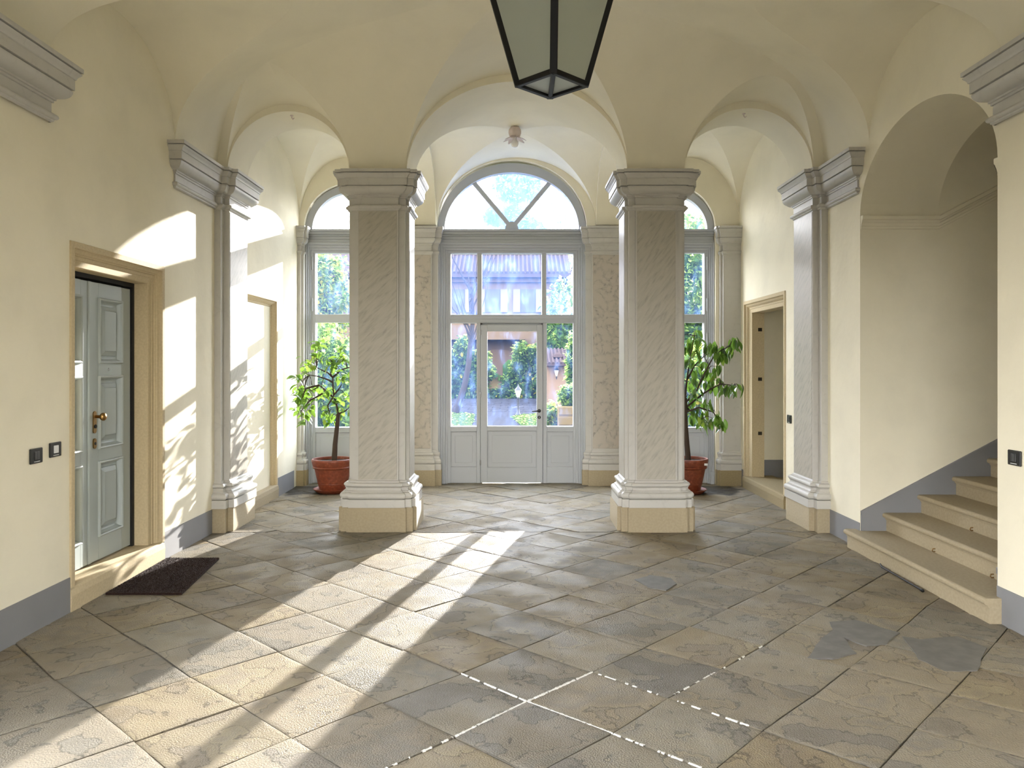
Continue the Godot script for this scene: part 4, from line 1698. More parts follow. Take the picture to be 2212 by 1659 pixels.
# ------------------------------------------------------------------ lamps and switches
func build_lantern() -> void:
	var o := root("hanging_lantern")
	var cx := 0.21
	var cz := 4.30
	var r0 := 0.190
	var r1 := 0.402
	var y0 := 3.155
	var y1 := 3.90
	var dirs := [Vector2(0, -1), Vector2(1, 0), Vector2(0, 1), Vector2(-1, 0)]
	var P := func(k: int, t: float) -> Vector3:
		var r := lerpf(r0, r1, t)
		var d: Vector2 = dirs[k % 4]
		return W(cx + d.x * r, lerpf(y0, y1, t), cz + d.y * r)
	var ctr := W(cx, 0, cz)
	for k in 4:
		var b := MB.new()
		var out := Vector3(dirs[k].x, 0, -dirs[k].y)
		bar(b, P.call(k, -0.015), P.call(k, 1.0), 0.040, 0.034, out)
		put("corner_bar", b, M.iron_black, o)
		b = MB.new()
		bar(b, P.call(k, 0.0), P.call(k + 1, 0.0), 0.030, 0.030, Vector3.UP)
		put("bottom_bar", b, M.iron_black, o)
		b = MB.new()
		bar(b, P.call(k, 1.0), P.call(k + 1, 1.0), 0.036, 0.036, Vector3.UP)
		put("top_bar", b, M.iron_black, o)
		b = MB.new()
		var q := [P.call(k, 0.0), P.call(k + 1, 0.0), P.call(k + 1, 1.0), P.call(k, 1.0)]
		var nrm: Vector3 = (q[1] - q[0]).cross(q[3] - q[0]).normalized() * 0.004
		b.face(q)
		b.face([q[0] + nrm, q[1] + nrm, q[2] + nrm, q[3] + nrm])
		put("glass_panel", b, M.frosted_glass, o)
	var b2 := MB.new()
	bar(b2, P.call(0, 0.0), P.call(2, 0.0), 0.026, 0.026, Vector3.UP)
	put("bottom_bar", b2, M.iron_black, o)
	for s in [1, 3]:
		b2 = MB.new()
		var t := [P.call(0, 0.0), P.call(s, 0.0), P.call(2, 0.0)]
		b2.face(t, Vector3.DOWN)
		b2.face([t[0] + Vector3(0, 0.004, 0), t[1] + Vector3(0, 0.004, 0), t[2] + Vector3(0, 0.004, 0)], Vector3.UP)
		put("bottom_pane", b2, M.bottom_glass, o)
	b2 = MB.new()
	for k in 4:
		var d: Vector2 = dirs[k]
		var d2: Vector2 = dirs[(k + 1) % 4]
		b2.face([W(cx + d.x * 0.45, y1 + 0.01, cz + d.y * 0.45), W(cx + d2.x * 0.45, y1 + 0.01, cz + d2.y * 0.45), W(cx + d2.x * 0.08, y1 + 0.2, cz + d2.y * 0.08), W(cx + d.x * 0.08, y1 + 0.2, cz + d.y * 0.08)], Vector3(d.x + d2.x, 1, -d.y - d2.y))
	b2.box(cx - 0.06, cx + 0.06, y1 + 0.19, y1 + 0.22, cz - 0.06, cz + 0.06)
	put("cap", b2, M.iron_black, o)
	b2 = MB.new()
	for k in 6:
		var y := y1 + 0.24 + 0.05 * k
		var pts := []
		var rr := []
		for i in 13:
			var a := TAU * i / 12
			pts.append(W(cx + (cos(a) * 0.016 if k % 2 else 0.0), y + sin(a) * 0.032, cz + (0.0 if k % 2 else cos(a) * 0.016)))
			rr.append(0.005)
		b2.tube(pts, rr, 6, false)
	put("chain", b2, M.iron_black, o)
	tag(o, "large black iron lantern with frosted glass hanging from the vault", "lantern")


func build_ceiling_lamp() -> void:
	var o := root("ceiling_lamp")
	var c := W(0.011, 0, 9.07)
	var b := MB.new()
	b.lathe(c, [Vector2(0.02, 4.385), Vector2(0.05, 4.378), Vector2(0.075, 4.345), Vector2(0.08, 4.315), Vector2(0.068, 4.28), Vector2(0.05, 4.262), Vector2(0.03, 4.258)], 48, 8, 0.13)
	put("lobed_canopy", b, M.lamp_shell, o)
	for k in 8:
		var a := TAU * k / 8 + 0.2
		var d := Vector3(cos(a), 0, sin(a))
		var s := Vector3(-sin(a), 0, cos(a))
		b = MB.new()
		var base := c + Vector3(0, 4.262, 0)
		b.grid([[base + d * 0.035 - s * 0.014, base + d * 0.035, base + d * 0.035 + s * 0.014], [base + d * 0.085 - s * 0.034 + Vector3(0, -0.022, 0), base + d * 0.088 + Vector3(0, -0.012, 0), base + d * 0.085 + s * 0.034 + Vector3(0, -0.022, 0)], [base + d * 0.135 - s * 0.006 + Vector3(0, -0.048, 0), base + d * 0.138 + Vector3(0, -0.046, 0), base + d * 0.135 + s * 0.006 + Vector3(0, -0.048, 0)]])
		put("petal", b, M.lamp_shell, o)
	b = MB.new()
	b.lathe(c, [Vector2(0.022, 4.262), Vector2(0.022, 4.232), Vector2(0.038, 4.21), Vector2(0.044, 4.185), Vector2(0.036, 4.158), Vector2(0.018, 4.145), Vector2(0.002, 4.142)], 20)
	put("bulb", b, M.bulb_glass, o)
	tag(o, "small pinkish flower-shaped ceiling lamp under the vault by the glazed door", "ceiling lamp")


func build_switches() -> void:
	for k in 2:
		var h := root("ceiling_hook")
		var hb := MB.new()
		var q: Vector3 = [W(-2.19, 4.062, 7.66), W(2.28, 4.092, 7.70)][k]
		hb.tube([q + Vector3(0, 0.01, 0), q + Vector3(0, -0.022, 0), q + Vector3(0.012, -0.036, 0), q + Vector3(0.024, -0.024, 0)], [0.006, 0.006, 0.006, 0.005], 8)
		hb.tube([q + Vector3(0, 0.008, 0), q + Vector3(0, -0.004, 0)], [0.016, 0.016], 12)
		put("hook", hb, M.lamp_shell, h)
		tag(h, ["small lamp hook under the arch next to the blocked doorway", "small lamp hook under the arch next to the small stone doorway"][k], "hook", "lamp hooks under the side arches")
	var list := [[XL, 1.0, 4.672, 1.055, 2, "black switch plate with two dark rockers on the cream wall"], [XL, 1.0, 4.867, 1.072, 1, "black switch plate with a white rocker beside the front door surround"], [XR, -1.0, 4.675, 1.042, 2, "black switch plate on the cream wall beside the stairs"], [XR, -1.0, 8.50, 1.01, 2, "black switch plate between marble pilaster and small stone doorway"]]
	for k in list:
		var o := root("switch_plate")
		var x: float = k[0]
		var s: float = k[1]
		var b := MB.new()
		b.hexa(Vector3(x + s * 0.006, k[3], -k[2]), Basis.IDENTITY, Vector3(0.006, 0.046, 0.060), 0.004)
		put("plate", b, M.plastic_black, o)
		var n: int = k[4]
		for i in n:
			b = MB.new()
			var dz := 0.0 if n == 1 else (-0.0125 if i == 0 else 0.0125)
			b.hexa(Vector3(x + s * 0.012, k[3] + 0.002, -(k[2] + dz)), Basis.IDENTITY, Vector3(0.004, 0.024, 0.024 if n == 1 else 0.0118), 0.002)
			put("rocker", b, M.plastic_white if n == 1 else M.plastic_dark, o)
		b = MB.new()
		b.hexa(Vector3(x + s * 0.0125, k[3] - 0.034, -k[2]), Basis.IDENTITY, Vector3(0.0012, 0.002, 0.028), 0.0)
		put("trim_line", b, M.plastic_white, o)
		tag(o, k[5], "switch", "black switch plates")


func build_mat() -> void:
	var o := root("doormat")
	var poly := PackedVector2Array([Vector2(-2.842, 5.405), Vector2(-2.312, 5.405), Vector2(-2.425, 6.392), Vector2(-2.856, 6.392)])
	var b := MB.new()
	b.prism(poly, 0.0015, 0.016, func(u, v, d): return Vector3(u, d, -v))
	put("backing", b, M.doormat, o)
	# coir pile
	var fib := MB.new()
	fib.face([Vector3(-0.0022, 0, 0), Vector3(0.0022, 0, 0), Vector3(0.0005, 0.005, 0.0015)])
	fib.face([Vector3(0, 0, -0.0022), Vector3(0, 0, 0.0022), Vector3(0.0015, 0.005, 0.0)])
	var mm := MultiMesh.new()
	mm.transform_format = MultiMesh.TRANSFORM_3D
	mm.mesh = fib.mesh(M.doormat)
	var spots := []
	for i in 9000:
		var q := Vector2(rng.randf_range(-2.86, -2.31), rng.randf_range(5.405, 6.392))
		if Geometry2D.is_point_in_polygon(q, poly):
			spots.append(Transform3D(Basis(Vector3.UP, rng.randf() * TAU), Vector3(q.x, 0.015, -q.y)))
	mm.instance_count = spots.size()
	for i in spots.size():
		mm.set_instance_transform(i, spots[i])
	var mi := MultiMeshInstance3D.new()
	mi.name = "pile"
	mi.multimesh = mm
	mi.set_meta("kind", "stuff")
	o.add_child(mi)
	tag(o, "dark brown coir doormat in front of the grey front door", "doormat")


# ------------------------------------------------------------------ potted lemon trees
func leaf_mesh(len: float, wid: float, fold: float, droop: float, m: Material) -> ArrayMesh:
	var b := MB.new()
	var rows := []
	for i in 6:
		var t := i / 5.0
		var w := wid * pow(sin(PI * clampf(t * 0.94 + 0.03, 0, 1)), 0.8) / 2
		var y := -droop * t * t * len
		rows.append([Vector3(-w, y + w * fold, -t * len), Vector3(0, y, -t * len), Vector3(w, y + w * fold, -t * len)])
	b.grid(rows)
	return b.mesh(m)


func pot(o: Node, c: Vector3, r: float, h: float) -> void:
	var b := MB.new()
	b.lathe(c, [Vector2(0.0, 0.0), Vector2(r * 0.62, 0.0), Vector2(r * 0.64, 0.01), Vector2(r * 0.70, h * 0.18), Vector2(r * 0.725, h * 0.20), Vector2(r * 0.715, h * 0.225), Vector2(r * 0.86, h * 0.68), Vector2(r * 0.93, h * 0.70), Vector2(r * 0.95, h * 0.735), Vector2(r * 0.92, h * 0.765), Vector2(r * 0.95, h * 0.79), Vector2(r * 1.0, h * 0.93), Vector2(r * 1.0, h * 0.97), Vector2(r * 0.97, h), Vector2(r * 0.92, h), Vector2(r * 0.89, h * 0.96), Vector2(r * 0.87, h * 0.86)], 40)
	put("pot", b, M.terracotta, o)
	b = MB.new()
	var rows := []
	for j in 6:
		var row := []
		for s in 29:
			var a := TAU * s / 28
			row.append(c + Vector3(cos(a) * r * 0.885 * j / 5.0, h * 0.91 + rng.randf_range(-0.008, 0.008) * (1 if j < 5 else 0), sin(a) * r * 0.885 * j / 5.0))
		row[28] = row[0]
		rows.append(row)
	b.grid(rows)
	put("soil", b, M.soil, o)


func limb(o: Node, pts: Array, r0: float, r1: float) -> void:
	var b := MB.new()
	var rr := []
	var pp := []
	# soften the corners
	for i in pts.size():
		pp.append(pts[i])
		if i < pts.size() - 1:
			pp.append((pts[i] as Vector3).lerp(pts[i + 1], 0.5) + Vector3(rng.randf_range(-1, 1), rng.randf_range(-1, 1), rng.randf_range(-1, 1)) * 0.006)
	for i in pp.size():
		rr.append(lerpf(r0, r1, float(i) / (pp.size() - 1)))
	b.tube(pp, rr, 8)
	put("branch", b, M.bark, o)


func lemon(o: Node, trunk: Array, arms: Array, spots: Array, zc: float, mixes: Array, per: int, len: float, wid: float, droop: float, down: float) -> void:
	var meshes := []
	for k in 4:
		meshes.append(leaf_mesh(len, wid, 0.35, droop, M["leaf_%d" % k]))
	var b := MB.new()
	var tp := []
	var tr := []
	for i in trunk.size():
		tp.append(at(trunk[i][0], trunk[i][1], zc + trunk[i][2]))
		tr.append(lerpf(0.036, 0.024, float(i) / (trunk.size() - 1)))
	b.tube(tp, tr, 10)
	put("trunk", b, M.bark, o)
	var ends := []
	for a in arms:
		var pts := []
		for p in a:
			pts.append(at(p[0], p[1], zc + p[2]))
			ends.append(pts[-1])
		limb(o, pts, 0.014, 0.005)
	for s in spots:
		var dz := rng.randf_range(-0.30, 0.24)
		var c := at(s[0], s[1], zc + dz)
		c.x = clampf(c.x, XL + 0.17, XR - 0.17)
		# a twig from the closest wood
		var best: Vector3 = ends[0]
		for e in ends:
			if e.distance_to(c) < best.distance_to(c):
				best = e
		if best.distance_to(c) > 0.03:
			var tb := MB.new()
			tb.tube([best, best.lerp(c, 0.5) + Vector3(0, 0.03, 0), c], [0.005, 0.004, 0.0025], 6)
			put("twig", tb, M.bark, o)
		for k in per:
			var l := MeshInstance3D.new()
			l.name = "leaf"
			var pick := rng.randf()
			var kind := 0
			var acc := 0.0
			for q in 4:
				acc += mixes[q]
				if pick < acc:
					kind = q
					break
			l.mesh = meshes[kind]
			var yaw := rng.randf() * TAU
			var bs := Basis(Vector3.UP, yaw) * Basis(Vector3.RIGHT, -down + rng.randf_range(-0.7, 0.5)) * Basis(Vector3.BACK, rng.randf_range(-0.6, 0.6))
			var sc := rng.randf_range(0.72, 1.12)
			var p := c + Vector3(rng.randf_range(-1, 1), rng.randf_range(-1, 1), rng.randf_range(-1, 1)) * 0.045
			var reach: Vector3 = p + bs * Vector3(0, 0, -len * sc)
			if reach.x < XL + 0.03 or p.x < XL + 0.03 or reach.x > XR - 0.03 or -reach.z > ZG - 0.14 or -p.z > ZG - 0.14:
				bs = Basis(Vector3.UP, PI) * bs
				if -p.z > ZG - 0.25:
					p.z += 0.15
			l.transform = Transform3D(bs.scaled(Vector3(sc, sc, sc)), p)
			o.add_child(l, true)


func build_plants() -> void:
	var za := 9.78
	var o := root("potted_lemon_tree")
	var pc := at(719, 1058, za)
	pc.y = 0.042
	pot(o, pc, 0.262, 0.385)
	var z := za - 0.0
	var left := [[680, 746], [688, 741], [693, 756], [676, 762], [684, 768], [658, 778], [660, 790], [672, 786], [712, 776], [706, 770], [727, 775], [713, 788], [741, 754], [732, 757], [743, 768], [744, 777], [663, 801], [652, 813], [643, 815], [624, 838], [622, 848], [630, 851], [642, 836], [656, 838], [647, 850], [668, 845], [675, 838], [694, 838], [701, 848], [682, 855], [708, 841], [650, 864], [649, 874], [656, 861], [675, 879], [659, 892], [640, 888], [639, 900], [652, 911], [666, 893], [703, 883], [703, 902], [717, 886], [715, 911], [727, 893], [722, 864], [731, 874], [745, 852], [741, 815], [748, 803], [729, 813], [770, 770], [782, 800], [776, 832], [768, 858], [790, 830], [762, 880]]
	lemon(o, [[722, 996, 0.0], [724, 960, 0.0], [729, 915, 0.0], [731, 894, 0.0]], [[[731, 894, 0], [741, 890, 0], [752, 882, 0.03], [772, 858, 0.05]], [[731, 896, 0], [727, 875, 0], [721, 856, 0.02], [719, 815, 0.03], [714, 805, 0.0], [722, 792, -0.05]], [[719, 815, 0.03], [708, 805, 0], [684, 794, -0.05]], [[717, 856, 0.02], [702, 842, -0.05], [690, 832, -0.1], [672, 845, -0.12]], [[719, 826, 0], [700, 817, 0.05], [668, 810, 0.1]], [[722, 852, 0.02], [730, 843, 0.05], [738, 830, 0.1]], [[690, 832, -0.1], [660, 840, -0.15], [650, 870, -0.15]], [[719, 815, 0.03], [735, 800, 0.08], [750, 795, 0.1], [775, 790, 0.1]], [[700, 848, -0.03], [668, 866, -0.06], [650, 888, -0.1]], [[721, 856, 0.02], [708, 876, -0.06], [712, 892, -0.08]]], left, z, [0.45, 0.33, 0.10, 0.12], 5, 0.108, 0.066, 0.30, 0.30)
	tag(o, "potted lemon tree with broad yellow-green leaves, beside the blocked doorway", "potted tree", "potted lemon trees at the side windows")
	saucer(pc, "terracotta saucer under the lemon tree with broad yellow-green leaves")
	o = root("potted_lemon_tree")
	var zb := 9.74
	pc = at(1484, 1058, zb)
	pc.y = 0.042
	pot(o, pc, 0.262, 0.395)
	var right := []
	for p in [[830, 130], [860, 180], [800, 190], [780, 250], [840, 260], [900, 230], [930, 220], [970, 215], [1010, 240], [1060, 240], [1110, 190], [1120, 180], [1105, 225], [1020, 290], [980, 280], [1040, 270], [990, 370], [890, 340], [800, 330], [830, 400], [900, 410], [950, 420], [820, 450], [930, 500], [960, 470], [1010, 470], [1050, 520], [1085, 515], [1125, 510], [1150, 515], [1000, 520], [790, 500], [850, 540], [900, 620], [940, 620], [800, 580], [780, 640], [900, 690], [840, 670], [980, 700], [1005, 750], [1020, 770], [960, 740], [910, 760], [870, 740], [800, 720]]:
		right.append([1250 + p[0] / 3.318, 680 + p[1] / 3.318])
	right.append_array([[1462, 730], [1448, 770], [1440, 820], [1455, 850], [1462, 880]])
	lemon(o, [[1487, 996, 0.0], [1484, 960, 0.0], [1481, 915, 0.0], [1480, 860, 0.0]], [[[1480, 860, 0], [1484, 820, 0], [1492, 770, 0.02], [1500, 725, 0.0]], [[1481, 870, 0], [1505, 845, -0.05], [1525, 800, -0.1], [1545, 765, -0.12], [1575, 748, -0.15]], [[1482, 880, 0], [1520, 850, -0.05], [1556, 830, -0.1], [1585, 833, -0.12]], [[1481, 890, 0], [1510, 880, -0.1], [1540, 890, -0.15], [1556, 912, -0.16]], [[1480, 860, 0], [1470, 820, 0.05], [1455, 780, 0.1]], [[1484, 820, 0], [1500, 790, 0.1], [1520, 770, 0.12]], [[1481, 880, 0], [1495, 890, 0.08], [1515, 905, 0.1]]], right, zb, [0.40, 0.12, 0.42, 0.06], 6, 0.130, 0.058, 0.30, 0.95)
	var tg := MB.new()
	tg.box(pc.x + 0.16, pc.x + 0.20, 0.372, 0.398, -pc.z - 0.235, -pc.z - 0.232)
	put("tag", tg, M.plastic_white, o)
	tag(o, "potted lemon tree with dark pointed leaves, beside the small stone doorway", "potted tree", "potted lemon trees at the side windows")
	saucer(pc, "terracotta saucer under the lemon tree with dark pointed leaves")


func saucer(pc: Vector3, label: String) -> void:
	var o := root("plant_saucer")
	var b := MB.new()
	var c := Vector3(pc.x, 0, pc.z)
	b.lathe(c, [Vector2(0, 0.004), Vector2(0.19, 0.004), Vector2(0.235, 0.04), Vector2(0.245, 0.052), Vector2(0.235, 0.056), Vector2(0.215, 0.042), Vector2(0.0, 0.041)], 36)
	put("dish", b, M.terracotta, o)
	tag(o, label, "saucer", "saucers under the pots")


# ------------------------------------------------------------------ garden seen through the glass
const GY := -0.15


func leaves(o: Node, called: String, count: int, place: Callable, size: float, m: Material) -> void:
	var b := MB.new()
	b.grid([[Vector3(0, 0, 0), Vector3(0, 0.0, 0)], [Vector3(-0.28, 0.08, -0.4), Vector3(0.28, 0.08, -0.4)], [Vector3(-0.2, 0.0, -0.8), Vector3(0.2, 0.0, -0.8)], [Vector3(0, -0.12, -1.0), Vector3(0, -0.12, -1.0)]])
	var mm := MultiMesh.new()
	mm.transform_format = MultiMesh.TRANSFORM_3D
	mm.mesh = b.mesh(m)
	mm.instance_count = count
	for i in count:
		var s := size * rng.randf_range(0.6, 1.3)
		mm.set_instance_transform(i, Transform3D(Basis(Vector3.UP, rng.randf() * TAU) * Basis(Vector3.RIGHT, rng.randf_range(-1.5, 0.6)) * Basis(Vector3.BACK, rng.randf_range(-0.8, 0.8)) * Basis.from_scale(Vector3(s, s, s)), place.call()))
	var mi := MultiMeshInstance3D.new()
	mi.name = called
	mi.multimesh = mm
	mi.set_meta("kind", "stuff")
	o.add_child(mi, true)


func in_ball() -> Vector3:
	while true:
		var p := Vector3(rng.randf_range(-1, 1), rng.randf_range(-1, 1), rng.randf_range(-1, 1))
		if p.length() < 1.0:
			return p
	return Vector3.ZERO


func bush(called: String, label: String, group: String, c: Vector3, r: Vector3, count: int, size: float, kinds: Array, category := "shrub", foot := -0.12) -> Node3D:
	var o := root(called)
	var b := MB.new()
	for k in 3:
		var base := Vector3(c.x, foot, c.z)
		b.tube([base + Vector3(0.04 * (k - 1), 0, 0), c + in_ball() * r * 0.3, c + in_ball() * r * 0.7], [0.03, 0.022, 0.01], 6)
	put("stem", b, M.tree_bark, o)
	for k in kinds.size():
		leaves(o, "foliage", int(count / kinds.size()), func(): 
			var d := in_ball()
			d = d.normalized() * pow(d.length(), 0.45) * (0.78 + 0.22 * sin(d.x * 9.0 + k) * cos(d.y * 8.0))
			return c + d * r, size, M["foliage_%d" % kinds[k]])
	tag(o, label, category, group)
	return o


func tree(called: String, label: String, group: String, foot: Vector3, clumps: Array, count: int, size: float, kinds: Array, tr := 0.16) -> Node3D:
	var o := root(called)
	var top: Vector3 = clumps[0][0]
	var b := MB.new()
	var mid := foot.lerp(top, 0.5) + Vector3(0.15, 0, 0)
	b.tube([foot, foot.lerp(mid, 0.5), mid, top], [tr, tr * 0.85, tr * 0.7, tr * 0.2], 10)
	put("trunk", b, M.tree_bark, o)
	for cl in clumps.slice(1):
		b = MB.new()
		b.tube([mid, mid.lerp(cl[0], 0.6) + Vector3(0, 0.2, 0), cl[0]], [tr * 0.5, tr * 0.3, tr * 0.12], 8)
		put("limb", b, M.tree_bark, o)
	for k in clumps.size():
		var cl: Array = clumps[k]
		leaves(o, "foliage", int(count / clumps.size()), func():
			var d := in_ball()
			d = d.normalized() * pow(d.length(), 0.6)
			return cl[0] + d * cl[1], size, M["foliage_%d" % kinds[k % kinds.size()]])
	tag(o, label, "tree", group)
	return o


func build_garden() -> void:
	var g := fabric("floor_garden", "grey paved drive and path outside the glazed door", "paving")
	var b := MB.new()
	b.box(-60, 60, -0.6, GY, ZW + 0.42, 120)
	put("paving", b, M.paving, g)
	b = MB.new()
	b.box(-60, 60, -0.9, -0.6, -40, 120)
	put("street", b, M.paving, g)
	# setts of the drive that can be told apart
	for row in 9:
		for k in 16:
			if row > 6 and k % 2:
				continue
			var z := 29.2 + row * 1.15 + 0.05 * row * row * 0.3
			var x := -5.8 + k * 0.62 + (0.31 if row % 2 else 0.0)
			b = MB.new()
			b.box(x, x + 0.58, GY - 0.02, GY + 0.012 + 0.004 * ((row * 7 + k * 3) % 3), z, z + 1.05, 0.01)
			put("sett", b, M.paving, g)
	for k in 2:
		var l := root("lawn")
		b = MB.new()
		var poly: PackedVector2Array = [PackedVector2Array([Vector2(-9, 13.2), Vector2(-1.0, 13.2), Vector2(-1.15, 20), Vector2(-1.35, 27.5), Vector2(-2.0, 28.6), Vector2(-9, 28.6)]), PackedVector2Array([Vector2(0.42, 13.2), Vector2(6, 13.2), Vector2(6, 28.2), Vector2(1.2, 28.2), Vector2(0.15, 27.2), Vector2(-0.1, 26.2), Vector2(0.1, 24), Vector2(0.34, 20)])][k]
		b.prism(poly, GY, GY + 0.03, func(u, v, d): return Vector3(u, d, -v))
		put("turf", b, M.turf, l)
		var lo: float = [-8.0, -0.1][k]
		var hi: float = [-1.0, 5.0][k]
		leaves(l, "grass_blades", 9000, func():
			while true:
				var q := Vector2(rng.randf_range(lo, hi), rng.randf_range(13.5, 28.4))
				if Geometry2D.is_point_in_polygon(q, poly):
					return Vector3(q.x, GY + 0.03, -q.y)
			return Vector3.ZERO, 0.09, M.foliage_2)
		tag(l, ["green lawn round the foot of the leaning tree trunk", "green lawn with fallen leaves behind the garden lamp post"][k], "lawn", "", "stuff")
	# lamp post
	var o := root("garden_lamp_post")
	var c := W(0.15, 0, 27.0)
	b = MB.new()
	b.lathe(c, [Vector2(0.10, GY + 0.03), Vector2(0.10, GY + 0.05), Vector2(0.06, GY + 0.08), Vector2(0.045, GY + 0.2), Vector2(0.032, GY + 0.24), Vector2(0.028, 0.42), Vector2(0.045, 0.44), Vector2(0.045, 0.47), Vector2(0.02, 0.49)], 14)
	put("post", b, M.iron_black, o)
	b = MB.new()
	b.lathe(c, [Vector2(0.05, 0.49), Vector2(0.115, 0.73)], 6)
	put("glass", b, M.frosted_glass, o)
	b = MB.new()
	b.lathe(c, [Vector2(0.135, 0.73), Vector2(0.12, 0.76), Vector2(0.05, 0.84), Vector2(0.03, 0.87), Vector2(0.012, 0.93), Vector2(0.001, 0.95)], 6)
	put("cap", b, M.iron_black, o)
	tag(o, "small black garden lamp post standing at the lawn edge", "lamp post")
	# leaning tree
	o = root("leaning_tree")
	b = MB.new()
	b.tube([at(983, 890.5, 28), at(992, 868, 28), at(1003, 835, 28), at(1012, 790, 28.1), at(1016, 745, 28.3), at(1022, 690, 28.4), at(1018, 620, 28.6)], [0.15, 0.11, 0.105, 0.10, 0.09, 0.075, 0.045], 10)
	put("trunk", b, M.tree_bark, o)
	for k in 16:
		b = MB.new()
		var p := at(1014 + k % 3, 760 - k * 9, 28.2)
		var d := Vector3(rng.randf_range(-1, 1), rng.randf_range(0.5, 1.6), rng.randf_range(-0.6, 0.6)) * 1.1
		b.tube([p, p + d * 0.6 + Vector3(0, 0.1, 0), p + d * 1.2 + Vector3(0, 0.5, 0)], [0.035, 0.02, 0.006], 6)
		put("branch", b, M.tree_bark, o)
	tag(o, "bare leaning tree trunk rising from the lawn beyond the sidelight", "tree")
	# house beyond the drive
	o = root("villa")
	b = MB.new()
	b.box(-16, 2.6, GY, 6.6, 44.0, 54.0)
	put("wall", b, M.house_wall, o)
	b = MB.new()
	b.prism(PackedVector2Array([Vector2(43.2, 6.5), Vector2(43.2, 6.72), Vector2(49, 9.7), Vector2(54.8, 6.72), Vector2(54.8, 6.5)]), -16.6, 3.2, func(u, v, d): return Vector3(d, v, -u))
	var roof := put("roof", b, M.roof_tile, o)
	for k in 44:
		b = MB.new()
		var x := -7.4 + k * 0.24
		b.tube([W(x, 6.75, 43.15), W(x, 9.72, 48.95)], [0.075, 0.075], 8)
		put("tile_course", b, M.roof_tile, roof)
	b = MB.new()
	b.box(-16.2, 2.8, 6.28, 6.5, 43.7, 44.0)
	put("eaves_band", b, M.house_wall, o)
	for k in 6:
		var x := -9.2 + k * 2.0
		b = MB.new()
		b.box(x - 0.42, x + 0.42, 4.6, 5.9, 43.95, 44.02)
		var wn := put("window", b, M.dark_opening, o)
		for s in [-1.0, 1.0]:
			b = MB.new()
			b.box(x + s * 0.64 - 0.2, x + s * 0.64 + 0.2, 4.6, 5.9, 43.9, 43.97)
			put("shutter", b, M.shutter, wn)
	b = MB.new()
	b.box(-5.0, 0.6, 3.0, 3.12, 42.4, 44.0)
	put("canopy", b, M.house_wall, o)
	var ar := PackedVector2Array([Vector2(-3.2, GY)])
	for p in ell(-0.9, 1.5, 0.9, 1.6, 20):
		ar.append(p)
	ar.append(Vector2(0.6, GY))
	b = MB.new()
	b.prism(ar, 43.9, 43.98, func(u, v, d): return Vector3(u, v, -d))
	put("blind_arch", b, M.gate_wall, o)
	b = MB.new()
	b.box(-1.35, -0.65, 0.35, 1.0, 41.2, 41.3, 0.01)
	put("wooden_hatch", b, M.planter_wood, o)
	tag(o, "ochre villa with a tiled roof beyond the ivy hedge", "house")
	# ivy hedge along the drive
	o = root("ivy_hedge")
	b = MB.new()
	b.box(-14, -1.5, GY, 2.1, 41.4, 42.2, 0.3)
	b.box(-0.6, 2.8, GY, 1.9, 41.4, 42.2, 0.3)
	put("inner_growth", b, M.foliage_1, o)
	for k in [0, 1, 2, 3]:
		leaves(o, "ivy", [9000, 9000, 5000, 1400][k], func():
			while true:
				var x := rng.randf_range(-14, 3.2)
				var y := rng.randf_range(GY, 3.2)
				var lim := 2.45 + 0.5 * sin(x * 1.9) + 0.35 * sin(x * 4.3 + 1.0) - 1.4 * exp(-pow((x + 0.62) / 0.55, 2)) * (1.0 if y > 1.1 else 0.0)
				if y < lim and not (absf(x + 1.0) < 0.36 and y > 0.36 and y < 0.98):
					return Vector3(x, y, -rng.randf_range(40.75, 41.6))
			return Vector3.ZERO, 0.24, M["foliage_%d" % [0, 1, 4, 3][k]])
	tag(o, "ivy-covered hedge along the far side of the drive", "hedge")
	# low lodge with a wall lantern
	o = root("garden_lodge")
	b = MB.new()
	b.box(1.52, 5.2, GY, 1.60, 34.2, 38.0)
	put("wall", b, M.gate_wall, o)
	b = MB.new()
	b.prism(PackedVector2Array([Vector2(33.8, 1.58), Vector2(33.8, 1.68), Vector2(36, 2.35), Vector2(38.4, 1.6)]), 1.3, 5.4, func(u, v, d): return Vector3(d, v, -u))
	var rf := put("roof", b, M.roof_tile, o)
	for k in 22:
		b = MB.new()
		var x := 1.38 + k * 0.17
		b.tube([W(x, 1.69, 33.78), W(x, 2.36, 35.98)], [0.055, 0.055], 8)
		put("tile_course", b, M.roof_tile, rf)
	b = MB.new()
	b.lathe(W(1.95, 1.95, 34.6), [Vector2(0.22, 0.0), Vector2(0.2, 0.12), Vector2(0.1, 0.2), Vector2(0.0, 0.22)], 12)
	put("dormer_hood", b, M.roof_tile, rf)
	tag(o, "low pink garden lodge with a tiled roof", "lodge")
	o = root("wall_lantern")
	c = W(1.87, 0, 34.05)
	b = MB.new()
	b.lathe(c, [Vector2(0.03, 1.12), Vector2(0.10, 1.38)], 6)
	put("glass", b, M.frosted_glass, o)
	b = MB.new()
	b.lathe(c, [Vector2(0.001, 0.97), Vector2(0.025, 1.03), Vector2(0.035, 1.12)], 6)
	b.lathe(c, [Vector2(0.12, 1.38), Vector2(0.06, 1.47), Vector2(0.01, 1.54)], 6)
	b.box(1.855, 1.885, 1.24, 1.28, 34.05, 34.2)
	put("metalwork", b, M.iron_black, o)
	tag(o, "black wall lantern on the pink garden lodge", "lantern")
	# planter with a shrub
	o = root("planter_box")
	var pa := at(1206, 877, 15.0)
	b = MB.new()
	b.box(pa.x, pa.x + 0.62, GY + 0.03, pa.y, 14.8, 15.4, 0.01)
	put("box", b, M.planter_wood, o)
